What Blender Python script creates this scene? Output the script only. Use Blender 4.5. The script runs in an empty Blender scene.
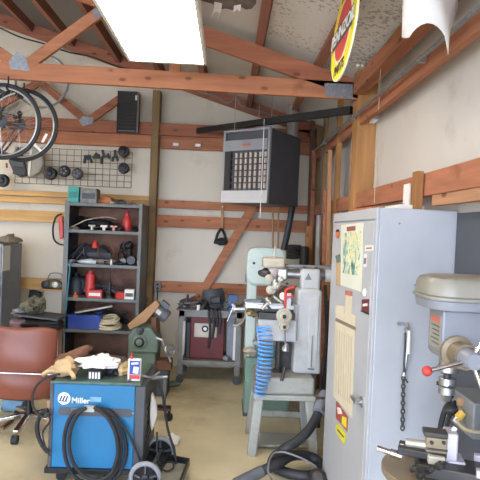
import bpy, bmesh, math, random
from math import sin, cos, pi, radians, atan, tan, sqrt
from mathutils import Matrix, Vector, Euler
random.seed(7)
C = bpy.context.scene.collection
SC = bpy.context.scene

# ------------------------------------------------------------------ camera
F = 520.0; EYE = 1.65
CAMLOC = Vector((0, 0, EYE))
CAMROT = (Matrix.Rotation(radians(-1.366), 3, 'Z') @ Matrix.Rotation(radians(90 - 1.047), 3, 'X')
          @ Matrix.Rotation(radians(2.4), 3, 'Z'))
cam = bpy.data.cameras.new('camera'); camo = bpy.data.objects.new('camera', cam); C.objects.link(camo)
camo.location = CAMLOC; camo.rotation_euler = CAMROT.to_euler()
cam.sensor_width = 36; cam.sensor_fit = 'HORIZONTAL'; cam.lens = 36 * F / 480
cam.clip_start = 0.05
SC.camera = camo

def ray(px, py):
    return CAMROT @ Vector(((px - 240) / F, -(py - 240) / F, -1))
def at(px, py, Y=None, X=None, Z=None):
    """world point seen at a photo pixel, on the given world plane"""
    d = ray(px, py)
    if Y is not None: t = Y / d.y
    elif X is not None: t = X / d.x
    else: t = (Z - EYE) / d.z
    return CAMLOC + d * t

# ------------------------------------------------------------------ materials
def lin(h):
    h = h.lstrip('#'); o = []
    for i in (0, 2, 4):
        c = int(h[i:i + 2], 16) / 255
        o.append(c / 12.92 if c <= .04045 else ((c + .055) / 1.055) ** 2.4)
    return (*o, 1)
MATS = {}
def mat(name, hexc, rough=.55, metal=0, var=.12, scale=7, bump=0, dirt=None, dirt_amt=.45, stretch=None, dscale=3.5, spec=.5, trans=0):
    if name in MATS: return MATS[name]
    m = bpy.data.materials.new(name); m.use_nodes = True
    nt = m.node_tree; N = nt.nodes; L = nt.links
    b = N['Principled BSDF']
    c = lin(hexc)
    tc = N.new('ShaderNodeTexCoord'); src = tc.outputs['Object']
    if stretch:
        mp = N.new('ShaderNodeMapping'); mp.inputs['Scale'].default_value = stretch
        L.new(src, mp.inputs['Vector']); src = mp.outputs['Vector']
    nz = N.new('ShaderNodeTexNoise'); nz.inputs['Scale'].default_value = scale; nz.inputs['Detail'].default_value = 5
    L.new(src, nz.inputs['Vector'])
    rp = N.new('ShaderNodeValToRGB')
    rp.color_ramp.elements[0].position = .3; rp.color_ramp.elements[1].position = .72
    rp.color_ramp.elements[0].color = tuple(max(0, x * (1 - var)) for x in c[:3]) + (1,)
    rp.color_ramp.elements[1].color = tuple(min(1, x * (1 + var)) for x in c[:3]) + (1,)
    L.new(nz.outputs['Fac'], rp.inputs['Fac'])
    out = rp.outputs['Color']
    if dirt:
        n2 = N.new('ShaderNodeTexNoise'); n2.inputs['Scale'].default_value = dscale; n2.inputs['Detail'].default_value = 7
        n2.inputs['Roughness'].default_value = .65
        L.new(tc.outputs['Object'], n2.inputs['Vector'])
        r2 = N.new('ShaderNodeValToRGB')
        r2.color_ramp.elements[0].position = 1 - dirt_amt - .07; r2.color_ramp.elements[1].position = 1 - dirt_amt + .1
        L.new(n2.outputs['Fac'], r2.inputs['Fac'])
        mx = N.new('ShaderNodeMixRGB'); mx.inputs['Color2'].default_value = lin(dirt)
        L.new(r2.outputs['Color'], mx.inputs['Fac']); L.new(out, mx.inputs['Color1']); out = mx.outputs['Color']
    L.new(out, b.inputs['Base Color'])
    b.inputs['Roughness'].default_value = rough; b.inputs['Metallic'].default_value = metal
    b.inputs['Specular IOR Level'].default_value = spec
    if trans: b.inputs['Transmission Weight'].default_value = trans
    if bump:
        bp = N.new('ShaderNodeBump'); bp.inputs['Strength'].default_value = bump; bp.inputs['Distance'].default_value = .01
        L.new(nz.outputs['Fac'], bp.inputs['Height']); L.new(bp.outputs['Normal'], b.inputs['Normal'])
    MATS[name] = m
    return m
def emis(name, hexc, strength):
    m = bpy.data.materials.new(name); m.use_nodes = True
    b = m.node_tree.nodes['Principled BSDF']
    b.inputs['Base Color'].default_value = lin(hexc); b.inputs['Emission Color'].default_value = lin(hexc)
    b.inputs['Emission Strength'].default_value = strength
    return m
def wood(name, hexc, axis, dark='#8a5638', amt=.32):
    new = name not in MATS
    s = [14, 14, 14]; s['xyz'.index(axis)] = 1.2
    m = mat(name, hexc, rough=.75, var=.22, scale=1.6, stretch=tuple(s), bump=.15, dirt=dark, dirt_amt=amt, dscale=3.2, spec=.25)
    if new:      # dark knots
        nt = m.node_tree; N = nt.nodes; L = nt.links; b = N['Principled BSDF']
        base = b.inputs['Base Color'].links[0].from_socket
        tc = N.new('ShaderNodeTexCoord'); mp = N.new('ShaderNodeMapping'); sc = [9, 9, 9]; sc['xyz'.index(axis)] = 4.5
        mp.inputs['Scale'].default_value = sc; L.new(tc.outputs['Object'], mp.inputs['Vector'])
        v = N.new('ShaderNodeTexVoronoi'); v.inputs['Scale'].default_value = 1.0; L.new(mp.outputs['Vector'], v.inputs['Vector'])
        r = N.new('ShaderNodeValToRGB'); r.color_ramp.elements[0].position = .09; r.color_ramp.elements[0].color = (1, 1, 1, 1); r.color_ramp.elements[1].position = .17; r.color_ramp.elements[1].color = (0, 0, 0, 1)
        L.new(v.outputs['Distance'], r.inputs['Fac'])
        f = N.new('ShaderNodeMath'); f.operation = 'MULTIPLY'; f.inputs[1].default_value = .7; L.new(r.outputs['Color'], f.inputs[0])
        mx = N.new('ShaderNodeMixRGB'); c = lin(dark); mx.inputs['Color2'].default_value = (c[0] * .4, c[1] * .4, c[2] * .4, 1)
        L.new(f.outputs[0], mx.inputs['Fac']); L.new(base, mx.inputs['Color1']); L.new(mx.outputs['Color'], b.inputs['Base Color'])
    return m

# ------------------------------------------------------------------ mesh helpers
def thing(name, label, cat, loc=(0, 0, 0), group=None, rz=0, kind=None):
    o = bpy.data.objects.new(name, None); C.objects.link(o)
    o.empty_display_size = .05
    o.location = loc; o.rotation_euler = (0, 0, rz)
    if label: o['label'] = label
    if cat: o['category'] = cat
    if group: o['group'] = group
    if kind: o['kind'] = kind
    return o
def tag(o, label, cat, group=None, kind=None):
    o['label'] = label; o['category'] = cat
    if group: o['group'] = group
    if kind: o['kind'] = kind
    return o
def rootmat(o):
    while o.parent is not None: o = o.parent
    return Matrix.Translation(o.location) @ o.rotation_euler.to_matrix().to_4x4()

class MB:
    def __init__(s): s.bm = bmesh.new()
    def _add(s, verts, faces, smooth=None):
        vs = [s.bm.verts.new(v) for v in verts]
        for i, f in enumerate(faces):
            try: fc = s.bm.faces.new([vs[k] for k in f])
            except ValueError: continue
            if smooth is True or (smooth and smooth[i]): fc.smooth = True
        return s
    def box(s, c, d, R=None):
        c = Vector(c); hx, hy, hz = d[0] / 2, d[1] / 2, d[2] / 2
        v = [Vector((x, y, z)) for x in (-hx, hx) for y in (-hy, hy) for z in (-hz, hz)]
        if R is not None: v = [R @ q for q in v]
        return s._add([c + q for q in v], [(0, 1, 3, 2), (4, 6, 7, 5), (0, 4, 5, 1), (2, 3, 7, 6), (0, 2, 6, 4), (1, 5, 7, 3)])
    def span(s, a, b):
        a = Vector(a); b = Vector(b)
        return s.box((a + b) / 2, (abs(b.x - a.x), abs(b.y - a.y), abs(b.z - a.z)))
    def bar(s, p, q, w, h, up=(0, 0, 1)):
        """box from p to q; h along up, w across"""
        p = Vector(p); q = Vector(q); d = (q - p); n = d.normalized(); up = Vector(up)
        side = n.cross(up)
        if side.length < 1e-4: side = n.cross(Vector((1, 0, 0)))
        side.normalize(); u = side.cross(n).normalized()
        v = []
        for e in (p, q):
            for a, b in ((-1, -1), (1, -1), (1, 1), (-1, 1)): v.append(e + side * a * w / 2 + u * b * h / 2)
        return s._add(v, [(0, 1, 2, 3), (7, 6, 5, 4), (0, 4, 5, 1), (1, 5, 6, 2), (2, 6, 7, 3), (3, 7, 4, 0)])
    def lathe(s, o, axis, prof, n=20, closed=False, sx=1, sy=1):
        o = Vector(o); a = Vector(axis).normalized()
        u = a.cross(Vector((0, 0, 1)))
        if u.length < 1e-3: u = Vector((1, 0, 0))
        u.normalize(); w = a.cross(u)
        verts = []; faces = []; sm = []
        for r, h in prof:
            for i in range(n):
                t = 2 * pi * i / n
                verts.append(o + a * h + (u * cos(t) * sx + w * sin(t) * sy) * r)
        m = len(prof)
        for j in range(m - 1):
            for i in range(n):
                faces.append((j * n + i, j * n + (i + 1) % n, (j + 1) * n + (i + 1) % n, (j + 1) * n + i)); sm.append(True)
        if closed:
            for i in range(n):
                faces.append(((m - 1) * n + i, (m - 1) * n + (i + 1) % n, (i + 1) % n, i)); sm.append(True)
        else:
            faces.append(tuple(range(n))[::-1]); sm.append(False)
            faces.append(tuple((m - 1) * n + i for i in range(n))); sm.append(False)
        return s._add(verts, faces, sm)
    def cyl(s, p, q, r, r2=None, n=16):
        p = Vector(p); q = Vector(q)
        return s.lathe(p, q - p, [(r, 0), (r if r2 is None else r2, (q - p).length)], n)
    def sph(s, c, r, sc=(1, 1, 1), n=16, m=10, R=None):
        c = Vector(c); verts = []; faces = []
        for j in range(m + 1):
            ph = pi * j / m
            for i in range(n):
                t = 2 * pi * i / n
                v = Vector((sin(ph) * cos(t) * r * sc[0], sin(ph) * sin(t) * r * sc[1], cos(ph) * r * sc[2]))
                if R is not None: v = R @ v
                verts.append(c + v)
        for j in range(m):
            for i in range(n):
                faces.append((j * n + i, (j + 1) * n + i, (j + 1) * n + (i + 1) % n, j * n + (i + 1) % n))
        return s._add(verts, faces, True)
    def torus(s, c, axis, R, r, n=32, m=8, a0=0, a1=2 * pi):
        c = Vector(c); a = Vector(axis).normalized()
        u = a.cross(Vector((0, 0, 1)))
        if u.length < 1e-3: u = Vector((1, 0, 0))
        u.normalize(); w = a.cross(u)
        full = abs(a1 - a0 - 2 * pi) < 1e-4
        pts = [c + (u * cos(a0 + (a1 - a0) * i / n) + w * sin(a0 + (a1 - a0) * i / n)) * R for i in range(n if full else n + 1)]
        return s.sweep(pts, r, m, full)
    def sweep(s, pts, r, m=8, closed=False, taper=None):
        pts = [Vector(p) for p in pts]; k = len(pts); verts = []; faces = []; sm = []
        prev = None
        for i in range(k):
            if closed: t = pts[(i + 1) % k] - pts[i - 1]
            else: t = pts[min(i + 1, k - 1)] - pts[max(i - 1, 0)]
            t.normalize()
            if prev is None:
                u = t.cross(Vector((0, 0, 1)))
                if u.length < 1e-3: u = t.cross(Vector((1, 0, 0)))
            else:
                u = prev - t * prev.dot(t)
                if u.length < 1e-5: u = t.cross(Vector((0, 0, 1)))
            u.normalize(); prev = u; w = t.cross(u)
            rr = r if taper is None else r * taper(i / (k - 1))
            for j in range(m):
                an = 2 * pi * j / m
                verts.append(pts[i] + (u * cos(an) + w * sin(an)) * rr)
        for i in range(k if closed else k - 1):
            for j in range(m):
                a = i * m; b = ((i + 1) % k) * m
                faces.append((a + j, a + (j + 1) % m, b + (j + 1) % m, b + j)); sm.append(True)
        if not closed:
            faces.append(tuple(range(m))[::-1]); sm.append(False)
            faces.append(tuple((k - 1) * m + j for j in range(m))); sm.append(False)
        return s._add(verts, faces, sm)
    def tube(s, pts, r, m=8, closed=False, sub=6, taper=None):
        return s.sweep(spline(pts, sub, closed), r, m, closed, taper)
    def prism(s, poly, vec):
        poly = [Vector(p) for p in poly]; vec = Vector(vec); n = len(poly)
        return s._add(poly + [p + vec for p in poly],
                      [tuple(range(n))[::-1], tuple(range(n, 2 * n))] + [(i, (i + 1) % n, n + (i + 1) % n, n + i) for i in range(n)])
    def sheet(s, grid, th=0):
        """grid of points -> smooth surface"""
        h = len(grid); w = len(grid[0])
        return s._add([Vector(p) for r in grid for p in r],
                      [(j * w + i, j * w + i + 1, (j + 1) * w + i + 1, (j + 1) * w + i) for j in range(h - 1) for i in range(w - 1)], True)
    def lump(s, c, d, n=14, m=9, amp=.25, seed=0, R=None, freq=3.0, flat=True):
        """irregular soft heap"""
        from mathutils import noise
        c = Vector(c); verts = []; faces = []
        for j in range(m + 1):
            ph = pi * j / m
            for i in range(n):
                t = 2 * pi * i / n
                v = Vector((sin(ph) * cos(t), sin(ph) * sin(t), cos(ph)))
                k = 1 + amp * noise.noise(v * freq * .5 + Vector((seed * 3.1, seed * 1.7, 0))) * 2
                v = Vector((v.x * d[0] / 2 * k, v.y * d[1] / 2 * k, v.z * d[2] / 2 * k))
                if flat and v.z < -d[2] * .38: v.z = -d[2] * .38
                if R is not None: v = R @ v
                verts.append(c + v)
        for j in range(m):
            for i in range(n):
                faces.append((j * n + i, (j + 1) * n + i, (j + 1) * n + (i + 1) % n, j * n + (i + 1) % n))
        return s._add(verts, faces, True)
    def build(s, name, m, parent=None, bevel=0, solid=0, seg=2, sub=0, local=False):
        bm = s.bm
        bmesh.ops.remove_doubles(bm, verts=bm.verts, dist=1e-6)
        bmesh.ops.recalc_face_normals(bm, faces=bm.faces)
        me = bpy.data.meshes.new(name); o = bpy.data.objects.new(name, me)
        if parent is not None:
            if not local: bm.transform(rootmat(parent).inverted())
            o.parent = parent
        else:
            lo = Vector((min(v.co.x for v in bm.verts), min(v.co.y for v in bm.verts), min(v.co.z for v in bm.verts)))
            hi = Vector((max(v.co.x for v in bm.verts), max(v.co.y for v in bm.verts), max(v.co.z for v in bm.verts)))
            b = Vector(((lo.x + hi.x) / 2, (lo.y + hi.y) / 2, lo.z))
            bm.transform(Matrix.Translation(-b)); o.location = b
        bm.to_mesh(me); bm.free()
        me.set_sharp_from_angle(angle=radians(38))
        me.materials.append(m)
        C.objects.link(o)
        if solid:
            md = o.modifiers.new('solid', 'SOLIDIFY'); md.thickness = solid; md.offset = 0
        if bevel:
            md = o.modifiers.new('bevel', 'BEVEL'); md.width = bevel; md.segments = seg; md.limit_method = 'ANGLE'; md.angle_limit = radians(40)
        if sub:
            md = o.modifiers.new('sub', 'SUBSURF'); md.levels = sub; md.render_levels = sub
        return o
def spline(pts, sub=6, closed=False):
    pts = [Vector(p) for p in pts]; n = len(pts); out = []
    if n < 3: return pts
    rng = range(n if closed else n - 1)
    for i in rng:
        if closed: p0, p1, p2, p3 = pts[i - 1], pts[i], pts[(i + 1) % n], pts[(i + 2) % n]
        else: p0, p1, p2, p3 = pts[max(i - 1, 0)], pts[i], pts[i + 1], pts[min(i + 2, n - 1)]
        for k in range(sub):
            t = k / sub
            out.append(.5 * ((2 * p1) + (p2 - p0) * t + (2 * p0 - 5 * p1 + 4 * p2 - p3) * t * t + (3 * p1 - p0 - 3 * p2 + p3) * t ** 3))
    if not closed: out.append(pts[-1])
    return out
def text(name, body, m, parent, loc, xdir, updir, size, ext=.001, shear=0, align='CENTER', off=0):
    """raised lettering; xdir reading direction, updir up, both world"""
    cu = bpy.data.curves.new(name, 'FONT'); cu.body = body; cu.size = size; cu.extrude = ext; cu.align_x = align; cu.align_y = 'CENTER'
    cu.shear = shear
    cu.offset = off
    tmp = bpy.data.objects.new('tmp', cu); C.objects.link(tmp)
    bpy.context.view_layer.update()
    me = bpy.data.meshes.new_from_object(tmp.evaluated_get(bpy.context.evaluated_depsgraph_get()))
    C.objects.unlink(tmp); bpy.data.objects.remove(tmp); me.name = name
    x = Vector(xdir).normalized(); y = Vector(updir); y = (y - x * y.dot(x)).normalized(); z = x.cross(y)
    M = Matrix((x, y, z)).transposed().to_4x4(); M.translation = Vector(loc)
    me.transform(rootmat(parent).inverted() @ M)
    o = bpy.data.objects.new(name, me); o.parent = parent
    me.materials.clear(); me.materials.append(m); C.objects.link(o)
    return o
def dup(root, loc=None, rz=None, label=None):
    r = root.copy(); C.objects.link(r)
    if loc is not None: r.location = loc
    if rz is not None: r.rotation_euler = (0, 0, rz)
    if label: r['label'] = label
    for ch in list(root.children):
        c = ch.copy(); C.objects.link(c); c.parent = r
        for g in ch.children:
            d = g.copy(); C.objects.link(d); d.parent = c
    return r
def struct(o): o['kind'] = 'structure'; return o
def px(n, Y): return n * Y / F
# ------------------------------------------------------------------ shell
WX = 1.10      # right wall sheet
IX = 0.95      # inner face of posts and girts on the right
BY = 6.20      # back wall sheet
LX = -7.2; RIDGE = -3.05; FY = -2.6
def zroof(x): return 3.21 - .3 * x if x > RIDGE else 3.21 - .3 * (2 * RIDGE - x)

m_sheet = mat('white_insulation', '#cdc7be', .55, var=.05, scale=1.6, bump=.25, dirt='#b4ab9c', dirt_amt=.36, dscale=2.2)
m_back = mat('back_insulation', '#cdc3af', .6, var=.05, scale=1.4, bump=.2, dirt='#b8ad98', dirt_amt=.36, dscale=2.0)
m_conc = mat('concrete', '#c9be9c', .5, var=.1, scale=3.2, bump=.05, dirt='#a3946f', dirt_amt=.42, dscale=1.3, spec=.4)
w_x = wood('fir_x', '#a86f50', 'x', '#855036'); w_y = wood('fir_y', '#a46c50', 'y', '#7d4a34'); w_z = wood('fir_z', '#96683f', 'z', '#5e3f22')
w_ch = wood('chord_wood_shaded', '#9c6248', 'x', '#7c4a35')  # top chord wood, darkened to imitate the weaker light under the roof
w_lt = wood('pine_light', '#c39a62', 'x', '#9a6d3c'); w_dk = wood('purlin_wood', '#86594a', 'y', '#68422f', .35)
w_post = wood('post_wood', '#7d6646', 'z', '#54412a', .4); w_postr = wood('post_right', '#a87a4c', 'z', '#7a4f2a', .35)
w_gab = wood('gable_wood', '#96604a', 'x', '#734534')
m_galv = mat('galvanised', '#8d9093', .45, metal=.6, var=.25, scale=40)
m_black = mat('black_plastic', '#17171a', .5, var=.2)
m_blackm = mat('black_metal', '#1f2023', .4, metal=.3, var=.2)
m_rubber = mat('rubber', '#232427', .75, var=.2)
m_steel = mat('steel', '#a9aaac', .3, metal=.9, var=.15, scale=12)
m_chrome = mat('chrome', '#d2d2d4', .15, metal=1, var=.05)
m_white = mat('white_paint', '#e2e0da', .45, var=.05)

# ceiling with its own stained, peeling areas
def ceiling_mat():
    m = mat('ceiling_vinyl', '#d9d5cf', .6, var=.05, scale=1.2, bump=.2)
    nt = m.node_tree; N = nt.nodes; L = nt.links; b = N['Principled BSDF']
    base = b.inputs['Base Color'].links[0].from_socket
    geo = N.new('ShaderNodeTexCoord')
    sep = N.new('ShaderNodeSeparateXYZ'); L.new(geo.outputs['Object'], sep.inputs[0])
    def math_(op, a, c):
        n = N.new('ShaderNodeMath'); n.operation = op; n.use_clamp = False
        for i, v in enumerate((a, c)):
            if isinstance(v, (int, float)): n.inputs[i].default_value = v
            else: L.new(v, n.inputs[i])
        return n.outputs[0]
    # peeling flecks at the eave side
    n1 = N.new('ShaderNodeTexNoise'); n1.inputs['Scale'].default_value = 34; n1.inputs['Detail'].default_value = 6; n1.inputs['Roughness'].default_value = .7
    L.new(geo.outputs['Object'], n1.inputs['Vector'])
    n2 = N.new('ShaderNodeTexNoise'); n2.inputs['Scale'].default_value = 2.2; n2.inputs['Detail'].default_value = 3
    L.new(geo.outputs['Object'], n2.inputs['Vector'])
    reg = math_('MULTIPLY', math_('GREATER_THAN', sep.outputs['X'], .24), math_('LESS_THAN', sep.outputs['Y'], 4.0))
    th = math_('ADD', math_('MULTIPLY', n2.outputs['Fac'], .55), n1.outputs['Fac'])
    fl = math_('MULTIPLY', reg, math_('GREATER_THAN', th, .845))
    mx = N.new('ShaderNodeMixRGB'); mx.inputs['Color2'].default_value = lin('#8f8579')
    L.new(math_('MULTIPLY', fl, .75), mx.inputs['Fac']); L.new(base, mx.inputs['Color1'])
    L.new(mx.outputs['Color'], b.inputs['Base Color'])
    return m
m_ceil = ceiling_mat()

o = MB().span((LX, FY, -.1), (WX + .1, BY + .1, 0)).build('floor', m_conc); struct(o)
o = MB().span((LX, BY, 0), (WX, BY + .08, 5.2)).build('wall_back', m_back); struct(o)
o = MB().span((WX, FY, 0), (WX + .08, BY + .08, 2.9)).build('wall_right', m_sheet); struct(o)
o = MB().span((LX - .08, FY, 0), (LX, BY, 3)).build('wall_left', m_sheet); struct(o)
b = MB()
xs = [LX, RIDGE, WX + .1]
for k in range(2):
    x0, x1 = xs[k], xs[k + 1]
    b.prism([(x0, FY, zroof(x0)), (x1, FY, zroof(x1)), (x1, FY, zroof(x1) + .05), (x0, FY, zroof(x0) + .05)], (0, BY + .1 - FY, 0))
o = b.build('ceiling', m_ceil); o.location = (0, 0, 0)
# keep the ceiling's own coordinates equal to the room's
from mathutils import Matrix as _M
lo = min(v.co.x for v in o.data.vertices)
o.data.transform(_M.Translation(Vector((LX - lo, FY - min(v.co.y for v in o.data.vertices), zroof(WX + .1) - min(v.co.z for v in o.data.vertices)))))
struct(o)
# front wall with the wide open vehicle doors behind the camera
b = MB(); b.span((LX, FY - .08, 0), (-6.9, FY, 5.0)); b.span((.98, FY - .08, 0), (WX, FY, 3.2)); b.span((-6.9, FY - .08, 3.0), (.98, FY, 4.6))
o = b.build('wall_front', m_sheet); struct(o)
o = MB().span((-14, -16, -.16), (8, FY - .1, -.1)).build('ground', mat('gravel', '#c2beb4', .9, scale=30)); struct(o)

# roof purlins
for x in (.65, .19, -.32, -.83, -1.33, -1.86, -2.34, -2.8):
    zb = 3.12 - .3 * x
    o = MB().bar((x, FY, zb + .042), (x, BY - .02, zb + .042), .06, .088, up=(.287, 0, .958)).build('roof_purlin', w_dk)
    tag(o, None or 'brown roof purlin running back from the trusses', 'roof purlin', 'roof purlins', 'structure')

# front truss
def seg(b, p, q, Y, w, h, up=(0, 0, 1)): b.bar((p[0], Y, p[1]), (q[0], Y, q[1]), w, h, up)
tr = thing('roof_truss', 'orange brown timber roof truss crossing in front of the ceiling light', 'truss', (0, 4.0, 2.69), kind='structure')
b = MB(); b.bar((LX, 4.0, 2.843), (IX + .02, 4.0, 2.756), .04, .132); b.build('bottom_chord', w_x, tr, .004)
b = MB(); b.bar((RIDGE, 4.0, 3.048 - .3 * RIDGE), (1.02, 4.0, 3.048 - .3 * 1.02), .04, .138, up=(.287, 0, .958)); b.build('top_chord', w_ch, tr, .004)
def web(a, c, Y, par, wd=.085, d=.036, m=None, dy=0):
    p = at(*a, Y=Y); q = at(*c, Y=Y); bb = MB(); bb.bar((p.x, Y + dy, p.z), (q.x, Y + dy, q.z), d, wd, up=(-(q - p).z, 0, (q - p).x)); bb.build('web', m or w_x, par, .003)
web((24, 68), (104, 10), 4.0, tr, dy=-.004); web((18, 66), (-50, 18), 4.0, tr, dy=-.006)
web((175, 72), (177, 20), 4.0, tr, dy=.003); web((22, 66), (12, -60), 4.0, tr, dy=.006) if False else None
def plate(poly, Y, par, dy=-.026):
    bb = MB(); ps = [at(*p, Y=Y) for p in poly]; bb.prism([(p.x, Y + dy, p.z) for p in ps], (0, .003, 0)); bb.build('nail_plate', m_galv, par)
plate([(10, 62), (18, 53), (27, 58), (31, 72), (12, 70)], 4.0, tr)
plate([(324, 84), (352, 85), (352, 100), (325, 97)], 4.0, tr)
plate([(93, 12), (103, 7), (106, 16), (96, 21)], 4.0, tr)

# gable end truss against the back wall
GY = 6.06
gt = thing('gable_truss', 'dull brown timber truss against the white back wall', 'truss', (0, GY, 2.69), kind='structure')
b = MB(); b.bar((RIDGE, GY, 3.138 - .3 * RIDGE), (1.05, GY, 3.138 - .3 * 1.05), .04, .138, up=(.287, 0, .958)); b.build('top_chord', w_gab, gt, .003)
b = MB(); b.bar((LX, GY, 2.782), (1.05, GY, 2.782), .04, .14); b.build('bottom_chord', w_gab, gt, .003)
for a, c in (((40, 82), (88, 122)), ((88, 122), (122, 98)), ((-40, 60), (-10, 122)), ((-30, 124), (38, 84))):
    web(a, c, GY, gt, m=w_gab, dy=-.022)
plate([(80, 121), (84, 117), (94, 118), (94, 125), (84, 127)], GY, gt, dy=-.045)

# wall posts and girts
def post(a, c, Y, w, d, mm, lab):
    p = at(*a, Y=Y); q = at(*c, Y=Y); x = (p.x + q.x) / 2
    o = MB().span((x - w / 2, Y, 0), (x + w / 2, Y + d, p.z)).build('wall_post', mm, None, .004); tag(o, lab, 'post', kind='structure'); return o
post((155, 90), (149, 330), 6.0, .085, .16, w_post, 'olive brown wall post right of the tall shelving unit')
o = MB().span((IX, 3.97, 0), (IX + .15, 4.12, 3.0)).build('wall_post', w_postr, None, .005); tag(o, 'thick tan post on the right wall behind the steel locker', 'post', kind='structure')
o = MB().span((.98, 6.0, 0), (1.075, 6.12, 2.88)).build('wall_post', w_post, None, .004); tag(o, 'brown corner post behind the flue pipe', 'post', kind='structure')
o = MB().span((IX + .02, 4.75, 0), (IX + .06, 4.84, 2.9)).build('wall_stud', w_postr, None, .003); tag(o, 'thin tan stud on the right wall near the far corner', 'stud', kind='structure')
o = MB().span((IX + .02, 5.45, 0), (IX + .06, 5.54, 2.9)).build('wall_stud', w_post, None, .003); tag(o, 'brown stud on the right wall beside the flue pipe', 'stud', kind='structure')

def girt(x0, x1, pyt, pyb, pxr, mm, Y=6.15, d=.045, lab=None):
    zt = at(pxr, pyt, Y=Y).z; zb = at(pxr, pyb, Y=Y).z
    o = MB().span((x0, Y - d, zb), (x1, Y, zt)).build('wall_girt', mm, None, .003); tag(o, lab, 'girt', kind='structure')
XP = at(155, 160, Y=6.0).x
girt(LX, 1.0, 133.5, 146, 100, w_x, lab='orange brown board just above the wire grid, along the back wall')
girt(LX, XP, 191.5, 196.5, 40, w_lt, lab='thin yellow pine board under the wire grid, upper of two')
girt(LX, XP, 197.5, 203.5, 40, w_lt, lab='yellow pine board just under the thin one below the wire grid')
girt(LX, XP, 211, 222, 40, w_lt, lab='yellow pine board behind the top of the shelving unit')
girt(LX, XP, 278, 289, 40, w_lt, lab='yellow pine board level with the caged work lamp')
girt(XP, WX, 201.5, 209.5, 200, w_x, lab='orange brown board just below the unit heater, upper of two')
girt(XP, WX, 216.5, 228.5, 200, w_x, lab='orange brown board below the heater with the black looped tool hung on it')
girt(XP, WX, 282.5, 293, 200, w_x, lab='orange brown board on the back wall behind the workbench')
# brace
p = at(253, 207, Y=6.04); q = at(196, 303, Y=6.04); b = MB(); b.bar((p.x, 6.085, p.z), (q.x, 6.085, q.z), .03, .1, up=(-(q - p).z, 0, (q - p).x))
o = b.build('wall_brace', w_x, None, .003); tag(o, 'diagonal orange brown brace rising from the workbench to the heater', 'brace', kind='structure')
# right wall girts, set between the posts
for (za, zb, lab) in ((2.495, 2.60, 'orange brown board high on the right wall behind the conduit'), (1.86, 1.975, 'rough reddish board on the right wall just above the steel locker')):
    o = MB().span((IX + .02, FY, za), (IX + .06, 3.97, zb)).build('wall_girt', w_y, None, .003); tag(o, lab, 'girt', kind='structure')
    o = MB().span((IX + .03, 4.12, za), (IX + .06, 6.0, zb)).build('wall_girt', w_y, None, .003); tag(o, lab + ', beyond the thick post' , 'girt', kind='structure')
o = MB().span((IX - .04, FY, 2.72), (IX + .05, 3.96, 2.83)).build('trim_1', w_y, None, .003); struct(o)

# ------------------------------------------------------------------ lamps
def lamp(lab, loc, first=[None]):
    if first[0] is None:
        t = thing('ceiling_light', lab, 'light', (0, 0, 0), 'bright flat ceiling light panels')
        W, Ln = .53, 1.22
        b = MB(); b.span((-W / 2, -Ln / 2, 0), (-W / 2 + .02, Ln / 2, .07)); b.span((W / 2 - .02, -Ln / 2, 0), (W / 2, Ln / 2, .07))
        b.span((-W / 2, -Ln / 2, 0), (W / 2, -Ln / 2 + .02, .07)); b.span((-W / 2, Ln / 2 - .02, 0), (W / 2, Ln / 2, .07)); b.span((-W / 2, -Ln / 2, .05), (W / 2, Ln / 2, .07))
        b.build('frame', m_white, t, .003)
        b = MB(); b.span((-W / 2 + .02, -Ln / 2 + .02, .004), (W / 2 - .02, Ln / 2 - .02, .016)); b.build('diffuser', m_lamp, t)
        for sx in (-.2, .2):
            for sy in (-.4, .4):
                b = MB(); b.cyl((sx, sy, .07), (sx, sy, .07 + .5 - .3 * sx), .003, n=6); b.build('hanger', m_steel, t)
        first[0] = t
    else: t = dup(first[0], label=lab)
    t.location = loc; return t
m_lamp = emis('lamp_diffuser', '#fff3e2', 13.0)
a = at(130, 62, Y=3.58); c = at(205, 65, Y=3.58)
lamp('bright white flat light panel hanging above the roof truss', ((a.x + c.x) / 2, 3.58 - .61, (a.z + c.z) / 2))
lamp('added fill light panel hanging unseen behind the camera near the vehicle door', (-.6, -.2, 2.8))  # added panel out of view, only there to brighten the room
m_tube = emis('fill_tube_glow', '#fff3e2', 70.0)  # added tubes out of view, throwing light up onto the ceiling
tl = None
for k, (x, y, lab) in enumerate(((-3.9, 4.7, 'added bare twin tube fill light, unseen over the far left bay'), (-3.9, 1.4, 'added bare twin tube fill light, unseen over the near left bay'))):
    if tl is None:
        tl = thing('fill_tube_light', lab, 'light', (0, 0, 0), 'added bare twin tube fill lights')
        b = MB(); b.span((-.07, -.62, .06), (.07, .62, .1)); b.build('channel', m_white, tl)
        for s in (-.045, .045):
            b = MB(); b.cyl((s, -.6, .03), (s, .6, .03), .016, n=12); b.build('tube', m_tube, tl)
            for e in (-.61, .61): b = MB(); b.span((s - .015, e - .01, .0), (s + .015, e + .01, .06)); b.build('socket', m_white, tl)
        for e in (-.4, .4): b = MB(); b.cyl((0, e, .1), (0, e, .62), .003, n=6); b.build('hanger', m_steel, tl)
        tl.location = (x, y, 2.62)
    else: dup(tl, (x, y, 2.62), label=lab)

w = bpy.data.worlds.new('World'); SC.world = w; w.use_nodes = True
bg = w.node_tree.nodes['Background']; bg.inputs['Color'].default_value = lin('#d6e4ff'); bg.inputs['Strength'].default_value = 8.0
SC.view_settings.view_transform = 'Standard'; SC.view_settings.look = 'None'; SC.view_settings.gamma = 1; SC.view_settings.use_curve_mapping = False
SC.view_settings.exposure = 0.5
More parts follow.
